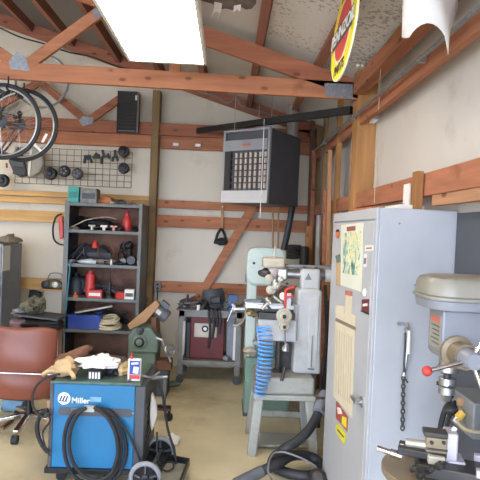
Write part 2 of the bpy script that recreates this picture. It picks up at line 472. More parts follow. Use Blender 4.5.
# ------------------------------------------------------------------ left half
m_grey = mat('grey_enamel', '#7b7f82', .45, metal=.1, var=.1, dirt='#5d5550', dirt_amt=.36)
m_shelf = mat('shelf_steel', '#5a5f5d', .5, metal=.1, var=.15, dirt='#6b5a4c', dirt_amt=.4)
m_shelfin = mat('shelf_blue_steel', '#333c46', .5, metal=.1, var=.15, dirt='#55483f', dirt_amt=.4)
m_rust = mat('rusty_back_panel', '#7d5a49', .8, var=.3, scale=4, dirt='#4d362c', dirt_amt=.45)
m_red = mat('red_plastic', '#c03a34', .45, var=.12)
m_redm = mat('dark_red_enamel', '#6a2020', .4, var=.12, dirt='#5a201e', dirt_amt=.4)
m_teal = mat('teal_card', '#3f9c92', .6, var=.12)
m_bluep = mat('blue_plastic', '#27459c', .5, var=.12)
m_blue = mat('welder_blue', '#126a98', .42, var=.05, dirt='#2a5f86', dirt_amt=.3)
m_rope = mat('cream_rope', '#c9bd9c', .9, var=.2, scale=40)
m_tan = mat('tan_leather', '#b99f76', .8, var=.2, scale=9)
m_brown = mat('brown_leather', '#6f4c38', .8, var=.25)
m_darkgrey = mat('dark_grey', '#43464b', .55, var=.2)
m_midgrey = mat('mid_grey', '#77787a', .55, var=.2)
m_cardb = mat('cardboard', '#a5805c', .85, var=.15)
m_camo = mat('camo_cloth', '#6f6c55', .9, var=.35, scale=25, dirt='#33342b', dirt_amt=.5, dscale=25)
m_green = mat('machine_green', '#66786a', .5, var=.12, dirt='#4c5246', dirt_amt=.42)
m_chair = mat('oxblood_leather', '#75402f', .42, var=.14, scale=5, bump=.1)
m_paper = mat('paper', '#dedad0', .7, var=.04)
m_cloth = mat('white_rag', '#e8e6e4', .9, var=.05, bump=.3)
m_orange = mat('orange_plastic', '#c9622f', .5)
m_gold = mat('pale_steel', '#b9b2a2', .45, metal=.5, var=.2)

# --- black louvred box on the gable
p0 = at(118, 91, Y=5.95); p1 = at(136, 133, Y=5.95)
t = thing('louvre_vent', 'black louvred vent box high on the back wall with grey side', 'vent', ((p0.x + p1.x) / 2, 6.0, p1.z))
b = MB(); b.span((p0.x, 5.95, p1.z), (p1.x + .02, 6.05, p0.z)); b.build('housing', mat('vent_grey', '#6a6660', .5), t, .004)
b = MB(); b.span((p0.x, 5.935, p1.z), (p0.x + .012, 5.952, p0.z)); b.span((p1.x - .012, 5.935, p1.z), (p1.x, 5.952, p0.z)); b.span((p0.x, 5.935, p0.z - .012), (p1.x, 5.952, p0.z)); b.span((p0.x, 5.935, p1.z), (p1.x, 5.952, p1.z + .012)); b.build('frame', m_blackm, t, .002)
b = MB(); n = 11
for i in range(n):
    z = p1.z + .02 + (p0.z - p1.z - .04) * (i + .5) / n
    b.box(((p0.x + p1.x) / 2, 5.945, z), (p1.x - p0.x - .026, .004, .046), Matrix.Rotation(radians(28), 3, 'X'))
b.build('louvre', m_black, t)
q = at(138, 98, Y=5.94); b = MB(); b.box((p1.x - .01, 5.934, q.z), (.02, .004, .055)); b.build('label', m_paper, t)

# --- eave cable along the roof edge
pts = [at(*c, Y=5.9) for c in ((-20, 22), (0, 28), (20, 37), (45, 44), (68, 52), (92, 57), (116, 66), (134, 70))]
o = MB().tube(pts, .009, 6).build('roof_cable', m_black); tag(o, 'black cable running along the gable truss under the roof', 'cable')
pts = [at(*c, Y=5.9) for c in ((198, 92), (215, 96), (228, 103), (236, 98), (242, 106), (262, 112), (280, 117))]
o = MB().tube(pts, .009, 6).build('roof_cable', m_midgrey); tag(o, 'grey cable sagging over the gable truss behind the heater rail', 'cable')

# --- small outlets on the girt
for k, c in enumerate(((176, 144.5), (198, 145.3))):
    p = at(*c, Y=6.09)
    t = thing('junction_box', ('small pale junction box on the high back board nearer the wall post', 'small pale junction box on the high back board nearer the heater')[k], 'junction box', (p.x, 6.1, p.z - .02), 'junction boxes on the back wall')
    b = MB(); b.box((p.x, 6.09, p.z), (.075, .03, .04)); b.build('box', m_gold, t, .004)
    b = MB(); b.box((p.x, 6.072, p.z), (.06, .006, .03)); b.build('cover', m_white, t, .002)

# --- wheels / bicycles
m_alu = mat('rim_alloy', '#a9a9a6', .3, metal=.85, var=.05)
m_frame1 = mat('bike_frame_black', '#26272b', .35, var=.1); m_frame2 = mat('bike_frame_brown', '#4b2a26', .4, var=.1)
def wheel(parent, c, R, rt, part=True, tyre=m_rubber):
    c = Vector(c)
    if part:
        pm = MB(); pm.torus(c, (0, 1, 0), R - rt, rt, 48, 8); w = pm.build('tyre', tyre, parent)
    pm = MB(); pm.torus(c, (0, 1, 0), R - 2.2 * rt, rt * .55, 48, 8); pm.build('rim', m_alu, parent)
    pm = MB(); pm.lathe(c - Vector((0, .03, 0)), (0, 1, 0), [(.006, -.02), (.018, 0), (.018, .008), (.009, .015), (.009, .045), (.018, .052), (.018, .06), (.006, .08)], 12); pm.build('hub', m_alu, parent)
    pm = MB()
    for i in range(28):
        a = 2 * pi * i / 28; s = -1 if i % 2 else 1; a2 = a + (.9 if (i // 2) % 2 else -.9)
        pm.cyl(c + Vector((cos(a2) * .017, s * .024, sin(a2) * .017)), c + Vector((cos(a) * (R - 2.6 * rt), s * .002, sin(a) * (R - 2.6 * rt))), .0013, n=4)
    pm.build('spokes', m_alu, parent)
def bicycle(lab, hub, R, fm):
    t = thing('bicycle', lab, 'bicycle', (hub.x - .35, hub.y, hub.z - R - .25), 'bicycles hung upside down from the truss')
    def P(x, z, dy=0): return Vector((hub.x + x, hub.y + dy, hub.z + z))
    wheel(t, hub, R, .0165)
    wheel(t, P(-.92, 0), R, .0165)
    b = MB(); bbk = P(-.38, .03); st = P(-.27, -.40); hd = P(-.80, -.36); hd2 = P(-.77, -.26)
    for s in (-1, 1):
        b.cyl(P(0, 0, s * .055), P(-.36, .03, s * .03), .009, .011, 8); b.cyl(P(0, 0, s * .055), P(-.25, -.37, s * .02), .008, n=8)
    b.cyl(bbk, st, .015, n=10); b.cyl(bbk, hd2, .017, n=10); b.cyl(P(-.27, -.37), hd, .014, n=10); b.cyl(hd2 + Vector((.01, 0, .03)), hd - Vector((0, 0, .02)), .018, n=10)
    b.build('frame', fm, t)
    b = MB()
    for s in (-1, 1): b.tube([P(-.76, -.23, s * .02), P(-.80, -.1, s * .045), P(-.92, 0, s * .05)], .01, 8)
    b.build('fork', fm, t)
    b = MB(); b.lump(P(-.27, -.48), (.22, .13, .06), seed=3, amp=.1); b.cyl(st, P(-.27, -.46), .012, n=8); b.build('saddle', m_black, t)
    b = MB(); b.tube([P(-.72, -.48, -.24), P(-.80, -.45, -.1), P(-.82, -.42, 0), P(-.80, -.45, .1), P(-.72, -.48, .24)], .011, 8); b.cyl(hd, P(-.82, -.43), .013, n=8); b.build('handlebar', m_black, t)
    b = MB(); 
    for k, r in enumerate((.045, .039, .033, .027)): b.cyl(P(0, 0, -.03 - .006 * k), P(0, 0, -.034 - .006 * k), r, n=20)
    b.build('cassette', m_darkgrey, t)
    b = MB(); b.lathe(P(-.38, .03, -.05), (0, 1, 0), [(.075, 0), (.08, .002), (.075, .005)], 24); b.build('chainring', m_blackm, t)
    for s in (-1, 1):
        b = MB(); b.bar(P(-.38, .03, .06 * s), P(-.38 - .08 * s, .03 - .13 * s, .06 * s), .012, .022); b.build('crank', m_blackm, t)
        b = MB(); b.box(P(-.38 - .08 * s, .03 - .13 * s, .10 * s), (.08, .07, .02)); b.build('pedal', m_blackm, t)
    b = MB(); b.tube([P(-.38, .11, -.05), P(-.2, .085, -.05), P(-.02, .06, -.045)], .005, 6); b.tube([P(-.38, -.045, -.05), P(-.2, -.03, -.05), P(0, -.04, -.045)], .005, 6); b.build('chain', m_darkgrey, t)
    b = MB(); b.bar(P(0, .0, -.05), P(.005, .075, -.055), .012, .03); b.cyl(P(.005, .08, -.06), P(.005, .08, -.045), .018, n=12); b.cyl(P(-.03, .05, -.06), P(-.03, .05, -.045), .015, n=12); b.build('derailleur', m_blackm, t)
    b = MB(); b.box(P(-.02, .22, -.01), (.07, .008, .03), Matrix.Rotation(radians(25), 3, 'Y')); b.build('brake', m_blackm, t)
    return t
hA = at(3, 121.5, Y=3.92); hB = at(21.5, 125, Y=4.08)
RB = .285
tA = bicycle('black tyred bicycle hung upside down, nearer to the camera of the two', hA, RB, m_frame1)
tB = bicycle('bicycle hung upside down behind the nearer bicycle, with white spoke reflectors', hB, RB, m_frame2)
for c, a, l in (((44.5, 138), 65, .075), ((37, 147), -45, .09)):
    p = at(*c, Y=4.06); b = MB(); b.box(p, (l, .006, .02), Matrix.Rotation(radians(-a), 3, 'Y')); b.build('reflector', m_white, tB, .003)
for k, (hx, h, lab) in enumerate(((8, hA, 'black hook in the truss holding the nearer bicycle'), (24, hB, 'black hook in the truss holding the farther bicycle'))):
    x = at(hx, 90, Y=h.y).x
    o = MB().tube([(x, h.y, 2.72), (x, h.y, 2.665), (x - .004, h.y - .02, 2.635), (x, h.y, 2.622), (x, h.y + .025, 2.64)], .007, 6).build('bike_hook', m_blackm); tag(o, lab, 'hook', 'hooks holding the bicycles')
c = at(42, 81, Y=5.98); t = thing('spare_bicycle_rim', 'bare grey bicycle wheel hung on the back wall behind the truss', 'bicycle wheel', (c.x, c.y, c.z - .3)); wheel(t, c, px(27, 5.98), .011, True, m_midgrey)

# --- wire grid and what hangs on it
g0 = at(16, 147, Y=6.08); g1 = at(131, 188, Y=6.08)
t = thing('wire_grid', 'dark wire grid panel on the back wall above the shelving', 'wire grid', ((g0.x + g1.x) / 2, 6.08, g1.z))
b = MB()
n = 16
for i in range(n + 1):
    x = g0.x + (g1.x - g0.x) * i / n; b.cyl((x, 6.08, g1.z), (x, 6.08, g0.z), .0034, n=5)
for i in range(7):
    z = g1.z + (g0.z - g1.z) * i / 6; b.cyl((g0.x, 6.075, z), (g1.x, 6.075, z), .0034, n=5)
b.build('wires', mat('grid_wire', '#54514c', .5, metal=.2), t)
for x in (g0.x + .05, g1.x - .05):
    b = MB(); b.cyl((x, 6.07, g0.z - .01), (x, 6.19, g0.z - .01), .006, n=6); b.build('bracket', m_blackm, t);
def cap(c, r, lab, m, face):
    p = at(*c, Y=6.02); t = thing('round_cap', lab, 'cap', (p.x, 6.04, p.z - r), 'round caps hung on the wire grid')
    b = MB(); b.lathe((p.x, 6.07, p.z), (0, -1, 0), [(r * .9, 0), (r, .015), (r, .05), (r * .9, .065), (r * .75, .07)], 24); b.build('shell', m, t)
    b = MB()
    if face == 0: b.lathe((p.x, 6.0, p.z), (0, -1, 0), [(r * .5, -.01), (r * .45, .015), (r * .3, .02)], 18)
    else:
        for i in range(5): b.box((p.x + r * .45 * cos(i * 1.257), 5.997, p.z + r * .45 * sin(i * 1.257)), (r * .35, .012, r * .3))
    b.build('hub', m_midgrey if face else m_blackm, t, .003)
    b = MB(); b.cyl((p.x, 6.075, p.z + r * .6), (p.x, 6.03, p.z + r * .6), .005, n=6); b.build('hook', m_steel, t)
cap((50, 173.5), .073, 'round black cap low on the wire grid, left of the grey star hub', m_black, 0)
cap((64, 171), .066, 'round black cap with grey star hub on the wire grid', m_black, 1)
cap((77, 173.5), .064, 'round grey cap on the wire grid above the grey box', m_darkgrey, 1)
cap((123.5, 151.5), .064, 'round black cap at the top right corner of the wire grid', m_black, 0)
cap((123.5, 168), .064, 'round black cap under another at the right edge of the wire grid', m_black, 0)
cap((2, 180.5), .075, 'round black cap on the wall left of the wire grid', m_black, 0)
# spring clamps
def clamp(lab, poly):
    b = MB()
    ps = [at(*c, Y=6.05) for c in poly[0]]
    t = thing('spring_clamp', lab, 'clamp', (ps[0].x, 6.05, min(p.z for p in ps) - .03), 'black clamps on the wire grid')
    for k, pl in enumerate(poly):
        b = MB(); pp = [at(*c, Y=6.05) for c in pl]
        for u, v in zip(pp[:-1], pp[1:]): b.bar(u, v, .028, .026, up=(0, 1, 0))
        b.build('jaw' if k == 0 else 'handle', m_black, t, .004)
clamp('black bar clamp on the wire grid, nearest the grey round cap', [[(84, 156.5), (91, 156)], [(84, 159), (91.5, 158.5)], [(84.8, 159), (84.4, 163.5)], [(90.5, 159), (92, 163)]])
clamp('black wedge shaped clamp on the wire grid, second from the grey cap', [[(93, 158.5), (97, 153)], [(95, 158), (99.5, 154.5)], [(94.5, 157.5), (100, 157.5)]])
clamp('black open clamp on the wire grid, third from the grey cap', [[(102.5, 150), (104, 156)], [(102, 156.5), (109.5, 156)], [(101.8, 157), (101.5, 164)], [(107.5, 153.5), (109.5, 158.5)]])
clamp('black pistol clamp beside the two round caps at the grid edge', [[(115, 150), (115.5, 157)], [(113.5, 156.5), (117.8, 157)], [(113.5, 157), (112.5, 161.5)], [(116.8, 157), (117.8, 161)]])
# pouches on the grid
def poly_thing(name, lab, cat, pts, Y, th, m, bev=.006, group=None):
    ps = [at(*c, Y=Y) for c in pts]; b = MB(); b.prism([(p.x, Y, p.z) for p in ps], (0, th, 0)); o = b.build(name, m, None, bev); return tag(o, lab, cat, group)
ps = [at(*c, Y=6.02) for c in ((14, 151), (19, 146), (24, 160), (27, 176), (20, 177), (14, 174), (8, 161))]
t = thing('tool_pouch', 'dark folded tool pouch hung at the left edge of the wire grid', 'pouch', (ps[0].x, 6.04, ps[3].z))
b = MB(); b.prism([(p.x, 6.01, p.z) for p in ps], (0, .06, 0)); b.build('body', m_darkgrey, t, .015)
b = MB(); a_ = at(13, 170, Y=6.005); c_ = at(26, 172, Y=6.005); b.bar(a_, c_, .012, .09, up=(0, 0, 1)); b.build('flap', m_black, t, .006)
ps = [at(*c, Y=6.02) for c in ((32, 146), (36, 148), (43, 155), (44, 164), (39, 173), (31, 177), (28, 176))]
t = thing('tool_pouch', 'pale grey teardrop pouch hung on the wire grid left of the round caps', 'pouch', (ps[0].x, 6.04, ps[5].z))
b = MB(); b.prism([(p.x, 6.01, p.z) for p in ps], (0, .06, 0)); b.build('body', mat('pouch_grey', '#9b968c', .8), t, .018)
b = MB(); b.bar(at(31, 150, Y=6.005), at(29, 176, Y=6.005), .012, .03, up=(1, 0, 0)); b.build('edge', m_paper, t, .004)
o = MB().cyl(at(6.5, 163, Y=6.05), at(6.7, 168, Y=6.05), .012, n=8).build('screwdriver', m_red); tag(o, 'small red handled driver at the left edge of the wire grid', 'screwdriver')

# --- grey cabinet at the far left
c0 = at(22.3, 243, Y=5.85); x1 = c0.x; x0 = x1 - .9; zt = c0.z
t = thing('steel_cabinet', 'grey steel cabinet against the back wall at the far left edge', 'cabinet', ((x0 + x1) / 2, 5.6, 0))
b = MB(); b.span((x0, 5.36, 0), (x1, 5.85, zt)); b.build('body', m_grey, t, .006)
b = MB(); b.span((x0 + .01, 5.345, .06), ((x0 + x1) / 2 + .17, 5.36, zt - .03)); b.build('door', m_grey, t, .004)
b = MB(); b.span(((x0 + x1) / 2 + .175, 5.345, .06), (x1 - .012, 5.36, zt - .03)); d2 = b.build('door', m_grey, t, .004)
b = MB(); q0 = at(2.8, 246, X=x1); q1 = at(9.5, 270, X=x1); b.span((x1, q0.y, q1.z), (x1 + .003, q1.y, q0.z)); b.build('notice', m_paper, t)
b = MB(); b.box((x0 + .55, 5.33, .95), (.02, .03, .12)); b.build('handle', m_chrome, d2)
o = MB()
p = at(10, 239, Y=5.5); o.lump((p.x, 5.5, zt + .035), (.25, .2, .085), amp=.2, seed=2); o.lump((p.x, 5.5, zt + .085), (.08, .09, .05), amp=.3, seed=4)
o = o.build('cloth_hat', mat('olive_cloth', '#6f6653', .9, var=.2)); tag(o, 'crumpled olive hat on top of the grey steel cabinet', 'hat')

# black pouch on wall and ledge with caged lamp
p0 = at(26, 292, Y=6.0); p1 = at(37, 304, Y=6.0)
o = MB().box(((p0.x + p1.x) / 2, 6.1, (p0.z + p1.z) / 2), (.13, .06, .14), Matrix.Rotation(radians(10), 3, 'Y')).build('wall_box', m_black, None, .01); tag(o, 'small black box on the wall under the caged work lamp', 'box')
p = at(53, 289, Y=6.0)
o = MB().box((p.x + .02, 6.05, p.z - .012), (.34, .11, .02)).build('wall_shelf', w_lt, None, .003); tag(o, 'narrow board ledge under the caged work lamp', 'shelf')
t = thing('work_lamp', 'grey caged work lamp on the ledge left of the shelving', 'lamp', (p.x, 6.05, p.z))
b = MB(); b.lump((p.x - .01, 6.05, p.z + .05), (.2, .09, .11), amp=.18, seed=5); b.build('body', mat('lamp_olive', '#6b6656', .6, var=.3), t)
b = MB(); b.lathe((p.x - .09, 6.02, p.z + .05), (0, -1, 0), [(.04, 0), (.045, .03), (.03, .035)], 16); b.build('lens', m_black, t)
b = MB(); b.lathe((p.x + .02, 6.02, p.z + .05), (0, -1, 0), [(.03, 0), (.035, .02), (.02, .025)], 16); b.build('knob', m_gold, t)
b = MB(); b.tube([(p.x - .1, 6.05, p.z + .06), (p.x - .07, 6.05, p.z + .14), (p.x - .04, 6.05, p.z + .175), (p.x + .06, 6.05, p.z + .175), (p.x + .09, 6.05, p.z + .13), (p.x + .11, 6.05, p.z + .06)], .007, 6); b.build('handle', m_midgrey, t)

# hacksaw + hose left of shelf
pp = [at(*c, Y=5.98) for c in ((62, 214), (56, 217), (53, 228), (54, 239), (59, 244), (66, 245))]
o = MB().tube(pp, .011, 8).build('rubber_hose', m_rubber); tag(o, 'black rubber hose looped on the wall left of the shelving', 'hose')
pp = [at(*c, Y=5.95) for c in ((58.5, 217), (62.5, 216), (63.5, 238), (59.5, 239), (58.5, 228))]
o = MB().prism([(p.x, 5.95, p.z) for p in pp], (0, .04, 0)).build('red_handle_saw', m_red, None, .008); tag(o, 'red saw hanging on the wall at the left side of the shelving', 'saw')

# --- shelving unit
SY0, SY1 = 5.48, 5.93
l0 = at(62, 290, Y=SY0).x; r0 = at(139.5, 290, Y=SY0).x; top = at(105, 202.5, Y=SY0).z
t = thing('shelving_unit', 'tall grey steel shelving unit crowded with workshop supplies', 'shelving', ((l0 + r0) / 2, (SY0 + SY1) / 2, 0))
def side(x0, x1, nm='side_panel', m=m_shelf):
    b = MB(); b.span((x0, SY0, 0), (x1, SY1, top)); return b.build(nm, m, t, .002)
side(l0, l0 + .02, m=m_shelfin); side(r0 - .02, r0)
b = MB(); b.span((l0, SY0 - .006, 0), (l0 + .05, SY0, top)); b.build('upright', m_shelf, t, .002)
b = MB(); b.span((r0 - .035, SY0 - .006, 0), (r0, SY0, top)); b.build('upright', m_shelf, t, .002)
b = MB(); b.span((l0, SY1 - .012, 0), (r0, SY1, top)); b.build('back_panel', m_rust, t)
SH = []
for py in (203.5, 230.5, 264.5, 298.5, 330):
    z = at(103, py, Y=SY0).z - .03 * 0; SH.append(z)
    b = MB(); b.span((l0 + .02, SY0 - .004, z - .035), (r0 - .02, SY1 - .012, z)); b.build('shelf', m_shelf, t, .003)
b = MB(); b.span((l0 + .02, SY0, .06), (r0 - .02, SY1 - .012, .09)); b.build('shelf', m_shelf, t, .003); 
zS = lambda k: SH[k]
def sx(p, Y=5.6): return at(p, 260, Y=Y).x
def onshelf(k, pxx, Y=5.62): return Vector((at(pxx, 260 + (k - 2) * 34, Y=Y).x, Y, SH[k]))
def carton(lab, p, d, m, rz=0, name='box', cat='box', group=None, lidm=None, strip=None):
    R = Matrix.Rotation(rz, 3, 'Z'); t = thing(name, lab, cat, p, group)
    b = MB(); b.box(Vector(p) + Vector((0, 0, d[2] / 2)), d, R); b.build('carton', m, t, .003)
    b = MB(); b.box(Vector(p) + Vector((0, 0, d[2] + .003)), (d[0] * .98, d[1] * .98, .006), R); b.build('lid', lidm or m, t, .001)
    if strip: b = MB(); b.box(Vector(p) + R @ Vector((0, -d[1] / 2 - .001, d[2] * .5)), (d[0] * .8, .003, d[2] * .4), R); b.build('label', strip, t)
    return t
# on top
p = onshelf(0, 75); carton('teal carton on top of the shelving, at its left end', p, (.115, .12, .165), m_teal, strip=mat('teal_dark', '#2f7d78', .6))
p = onshelf(0, 90.5); carton('grey printed carton on top of the shelving beside the teal one', p, (.17, .15, .15), mat('grey_card', '#7b7a74', .7, var=.4, scale=18), strip=m_darkgrey)
o = MB().lump(onshelf(0, 107) + Vector((0, 0, .03)), (.17, .12, .09), amp=.3, seed=9).build('orange_bundle', mat('rust_cloth', '#a56a42', .8, var=.3)); tag(o, 'rusty orange cloth bundle on top of the shelving', 'bundle')
for k, (c, d, m, lab) in enumerate(((113, (.06, .06, .04), m_gold, 'pinkish metal part on top of the shelving beside the orange bundle'), (122, (.11, .07, .045), m_darkgrey, 'dark oily part on top of the shelving near its right end'), (133, (.1, .06, .035), m_brown, 'brown part at the right end of the shelving top'))):
    p = onshelf(0, c, 5.55); o = MB().lump(p + Vector((0, 0, d[2] * .38)), d, amp=.4, seed=20 + k, n=10, m=7).build('metal_part', m); tag(o, lab, 'part', 'small parts on top of the shelving')
# shelf 1 (index 1)
o = MB().tube([onshelf(1, 69) + Vector((0, 0, .01)), onshelf(1, 78) + Vector((0, 0, .06)), onshelf(1, 88) + Vector((0, 0, .11)), onshelf(1, 103) + Vector((0, .1, .145)), onshelf(1, 113) + Vector((0, .15, .13))], .006, 6).build('pale_cable', m_rope); tag(o, 'pale stiff cable arching over the top shelf', 'cable')
o = MB().lump(onshelf(1, 102, 5.75) + Vector((0, 0, .05)), (.36, .2, .13), amp=.25, seed=11).build('cable_heap', m_black); tag(o, 'heap of black cable on the top shelf', 'cable')
o = MB().lump(onshelf(1, 74) + Vector((0, 0, .012)), (.12, .1, .035), amp=.3, seed=12).build('plate_part', m_gold); tag(o, 'pale metal plate at the left end of the top shelf', 'part')
for k, (c, m) in enumerate(((92, m_gold), (104, m_paper), (114, mat('pinkish_part', '#b98a80', .6)))):
    p = onshelf(1, c, 5.53); t2 = thing('small_valve', ('small tarnished valve on the top shelf, leftmost of three', 'small white valve on the top shelf, middle of three', 'small pinkish valve on the top shelf, nearest the red bottle')[k], 'valve', p, 'small valves on the top shelf')
    b = MB(); b.cyl(p, p + Vector((0, 0, .04)), .016, n=10); b.build('body', m, t2); b = MB(); b.cyl(p + Vector((-.035, 0, .045)), p + Vector((.035, 0, .045)), .012, n=10); b.build('cross_pipe', m, t2)
p = onshelf(1, 127, 5.68); t2 = thing('red_bottle', 'tall red squeeze bottle on the top shelf', 'bottle', p)
b = MB(); b.lathe(p, (0, 0, 1), [(.045, 0), (.05, .02), (.05, .1), (.042, .14), (.022, .17)], 18); b.build('body', m_red, t2); b = MB(); b.lathe(p + Vector((0, 0, .17)), (0, 0, 1), [(.022, 0), (.022, .03), (.008, .04), (.005, .085)], 12); b.build('nozzle', m_red, t2)
for k, c in enumerate((120, 136)):
    p = onshelf(1, c, 5.56); o = MB().lump(p + Vector((0, 0, .022)), (.07, .08, .06), amp=.3, seed=31 + k, n=10, m=7).build('black_part', m_black); tag(o, ('small black lump left of the red bottle on the top shelf', 'small black lump at the right end of the top shelf')[k], 'part', 'black lumps on the top shelf')
# shelf 2
p = onshelf(2, 94, 5.75); o = MB().lump(p + Vector((0, 0, .09)), (.36, .2, .2), amp=.3, seed=14).build('hose_heap', m_darkgrey); tag(o, 'dark heap of hose and cloth on the second shelf', 'heap')
p = onshelf(2, 94.5, 5.62); o = MB().lathe(p + Vector((0, 0, .165)), (0, 0, 1), [(.04, 0), (.034, .03), (.02, .065), (.01, .085)], 14).build('red_funnel', m_red); tag(o, 'red funnel lying on the dark heap of the second shelf', 'funnel')
p = onshelf(2, 87, 5.54); o = MB().lump(p + Vector((0, 0, .018)), (.2, .09, .055), amp=.3, seed=15).build('clear_bag', mat('clear_bag', '#a9b0b2', .3, var=.3)); tag(o, 'pale crumpled bag on the second shelf', 'bag')
pp = [p + Vector((.17 + .085 * cos(a), .1, .125 + .1 * sin(a))) for a in [i * .5 for i in range(-2, 12)]]
o = MB().tube(pp, .006, 6).build('wire_loop', m_brown); tag(o, 'brown wire loop standing on the second shelf', 'wire')
p = onshelf(2, 129, 5.62); t2 = thing('power_drill', 'black and grey power tool at the right end of the second shelf', 'power tool', p)
b = MB(); b.lump(p + Vector((-.01, 0, .2)), (.1, .1, .11), amp=.15, seed=16, flat=False); b.cyl(p + Vector((0, 0, .17)), p + Vector((.0, .02, .05)), .035, .03); b.build('body', m_black, t2)
b = MB(); b.cyl(p + Vector((.03, -.05, .05)), p + Vector((.03, .05, .05)), .045, n=16); b.build('guard', m_darkgrey, t2); b = MB(); b.cyl(p + Vector((-.06, -.03, .035)), p + Vector((-.06, .05, .035)), .032, n=16); b.build('motor_end', m_midgrey, t2)
p = onshelf(2, 111.5, 5.5); o = MB().cyl(p + Vector((0, 0, 0)), p + Vector((0, 0, .055)), .012, .009, 10).build('white_tube', m_paper); tag(o, 'small white tube at the front edge of the second shelf', 'tube')
for k, c in enumerate((72, 103, 119)):
    p = onshelf(2, c, 5.55); o = MB().lump(p + Vector((0, 0, .015)), (.09, .09, .04), amp=.4, seed=41 + k, n=10, m=7).build('metal_scrap', (m_midgrey, m_brown, m_blackm)[k]); tag(o, ('grey metal scrap at the left end of the second shelf', 'brown scrap beside the white tube on the second shelf', 'black scrap in front of the power tool on the second shelf')[k], 'scrap', 'scrap on the second shelf')
# shelf 3
p = onshelf(3, 76, 5.72); t2 = thing('dark_jug', 'dark blue jug at the left of the third shelf', 'jug', p)
b = MB(); b.lathe(p, (0, 0, 1), [(.075, 0), (.08, .02), (.08, .13), (.06, .18), (.03, .2)], 18); b.build('body', m_shelfin, t2); b = MB(); b.lathe(p + Vector((0, 0, .2)), (0, 0, 1), [(.03, 0), (.03, .03)], 14); b.build('cap', m_black, t2); b = MB(); b.tube([p + Vector((.05, -.05, .17)), p + Vector((.09, -.07, .15)), p + Vector((.085, -.06, .07))], .01, 6); b.build('handle', m_shelfin, t2)
p = onshelf(3, 90, 5.64); t2 = thing('red_canister', 'red upright canister on the third shelf', 'canister', p)
b = MB(); b.lathe(p, (0, 0, 1), [(.05, 0), (.052, .01), (.052, .22), (.04, .245)], 18); b.build('body', m_red, t2); b = MB(); b.lathe(p + Vector((0, 0, .245)), (0, 0, 1), [(.025, 0), (.025, .025)], 14); b.build('cap', m_red, t2)
carton('red and white carton in front of the red canister on the third shelf', onshelf(3, 95.5, 5.53), (.15, .08, .075), m_red, strip=m_paper)
carton('red carton leaning near the right end of the third shelf', onshelf(3, 119.5, 5.55), (.08, .1, .06), m_red, rz=.4)
carton('white and grey carton at the right end of the third shelf', onshelf(3, 130, 5.53), (.1, .09, .095), m_paper, strip=m_darkgrey)
p = onshelf(3, 109.5, 5.54); t2 = thing('grease_gun', 'black trigger tool standing on the third shelf, between two cartons', 'tool', p)
b = MB(); b.lathe(p, (0, 0, 1), [(.045, 0), (.045, .03), (.02, .06), (.018, .14), (.006, .2)], 14); b.build('body', m_black, t2); b = MB(); b.bar(p + Vector((.01, 0, .1)), p + Vector((.06, 0, .06)), .015, .012); b.build('trigger', m_blackm, t2)
o = MB().tube([p + Vector((0, -.03, .4)), p + Vector((.012, -.035, .3)), p + Vector((.006, -.03, .2))], .004, 6).build('dangling_wire', m_black); tag(o, 'thin black cord dangling in front of the third shelf', 'cord')
p = onshelf(3, 75.5, 5.52); o = MB().lathe(p, (0, 0, 1), [(.03, 0), (.03, .015), (.012, .02), (.012, .05)], 12).build('orange_nozzle', m_orange); tag(o, 'small orange nozzle at the left end of the third shelf', 'nozzle')
# shelf 4
p = onshelf(4, 87, 5.62); R = Matrix.Rotation(radians(-4), 3, 'Y')
t2 = thing('blue_crate', 'blue plastic crate on the lowest open shelf', 'crate', p)
b = MB(); W, D, H = .33, .26, .14
b.box(p + Vector((0, 0, .01)), (W, D, .012)); b.box(p + Vector((0, -D / 2, H / 2)), (W, .01, H)); b.box(p + Vector((0, D / 2, H / 2)), (W, .01, H)); b.box(p + Vector((-W / 2, 0, H / 2)), (.01, D, H)); b.box(p + Vector((W / 2, 0, H / 2)), (.01, D, H)); b.build('body', m_bluep, t2, .003)
b = MB(); b.box(p + Vector((0, -D / 2 - .004, H)), (W + .02, .014, .016)); b.box(p + Vector((0, D / 2 + .004, H)), (W + .02, .014, .016)); b.box(p + Vector((-W / 2, 0, H)), (.014, D, .016)); b.box(p + Vector((W / 2, 0, H)), (.014, D, .016)); b.build('rim', m_bluep, t2, .003)
o = MB().bar(p + Vector((-.12, -.05, .16)), p + Vector((.26, .02, .235)), .09, .02).build('grey_plank', m_gold, None, .003); tag(o, 'pale grey plank lying across the blue crate', 'plank')
o = MB().lump(p + Vector((.0, .03, .085)), (.24, .18, .14), amp=.25, seed=18).build('rag', m_darkgrey); tag(o, 'dark rag inside the blue crate', 'rag')
p = onshelf(4, 109, 5.58); b = MB()
for k in range(6): b.torus(p + Vector((.01 * sin(k * 2), .01 * cos(k), .016 + .019 * k)), (.12 * sin(k), .1 * cos(2 * k) - .15, 1), .125 - .008 * k, .0125, 28, 6)
o = b.build('rope_coil', m_rope); tag(o, 'coil of cream rope on the lowest open shelf', 'rope')
for k, c in enumerate((72, 80, 92)):
    p = onshelf(4, c, 5.5); o = MB().lump(p + Vector((0, 0, .012)), (.06, .03, .03), amp=.4, seed=61 + k, n=10, m=7).build('bolt_pile', m_midgrey); tag(o, ('grey bolt scraps at the left end in front of the blue crate', 'grey bolt scraps in front of the middle of the blue crate', 'grey bolt scraps between the blue crate and the rope')[k], 'scrap', 'scrap in front of the blue crate')
for k, (c, d, m, lab) in enumerate(((80, (.3, .25, .2), m_darkgrey, 'dark sack on the floor shelf of the shelving, left side'), (108, (.26, .25, .16), m_brown, 'brown sack on the floor shelf of the shelving, right side'))):
    p = Vector((sx(c), 5.66, .09)); o = MB().lump(p + Vector((0, 0, d[2] * .38)), d, amp=.3, seed=70 + k).build('sack', m); tag(o, lab, 'sack')
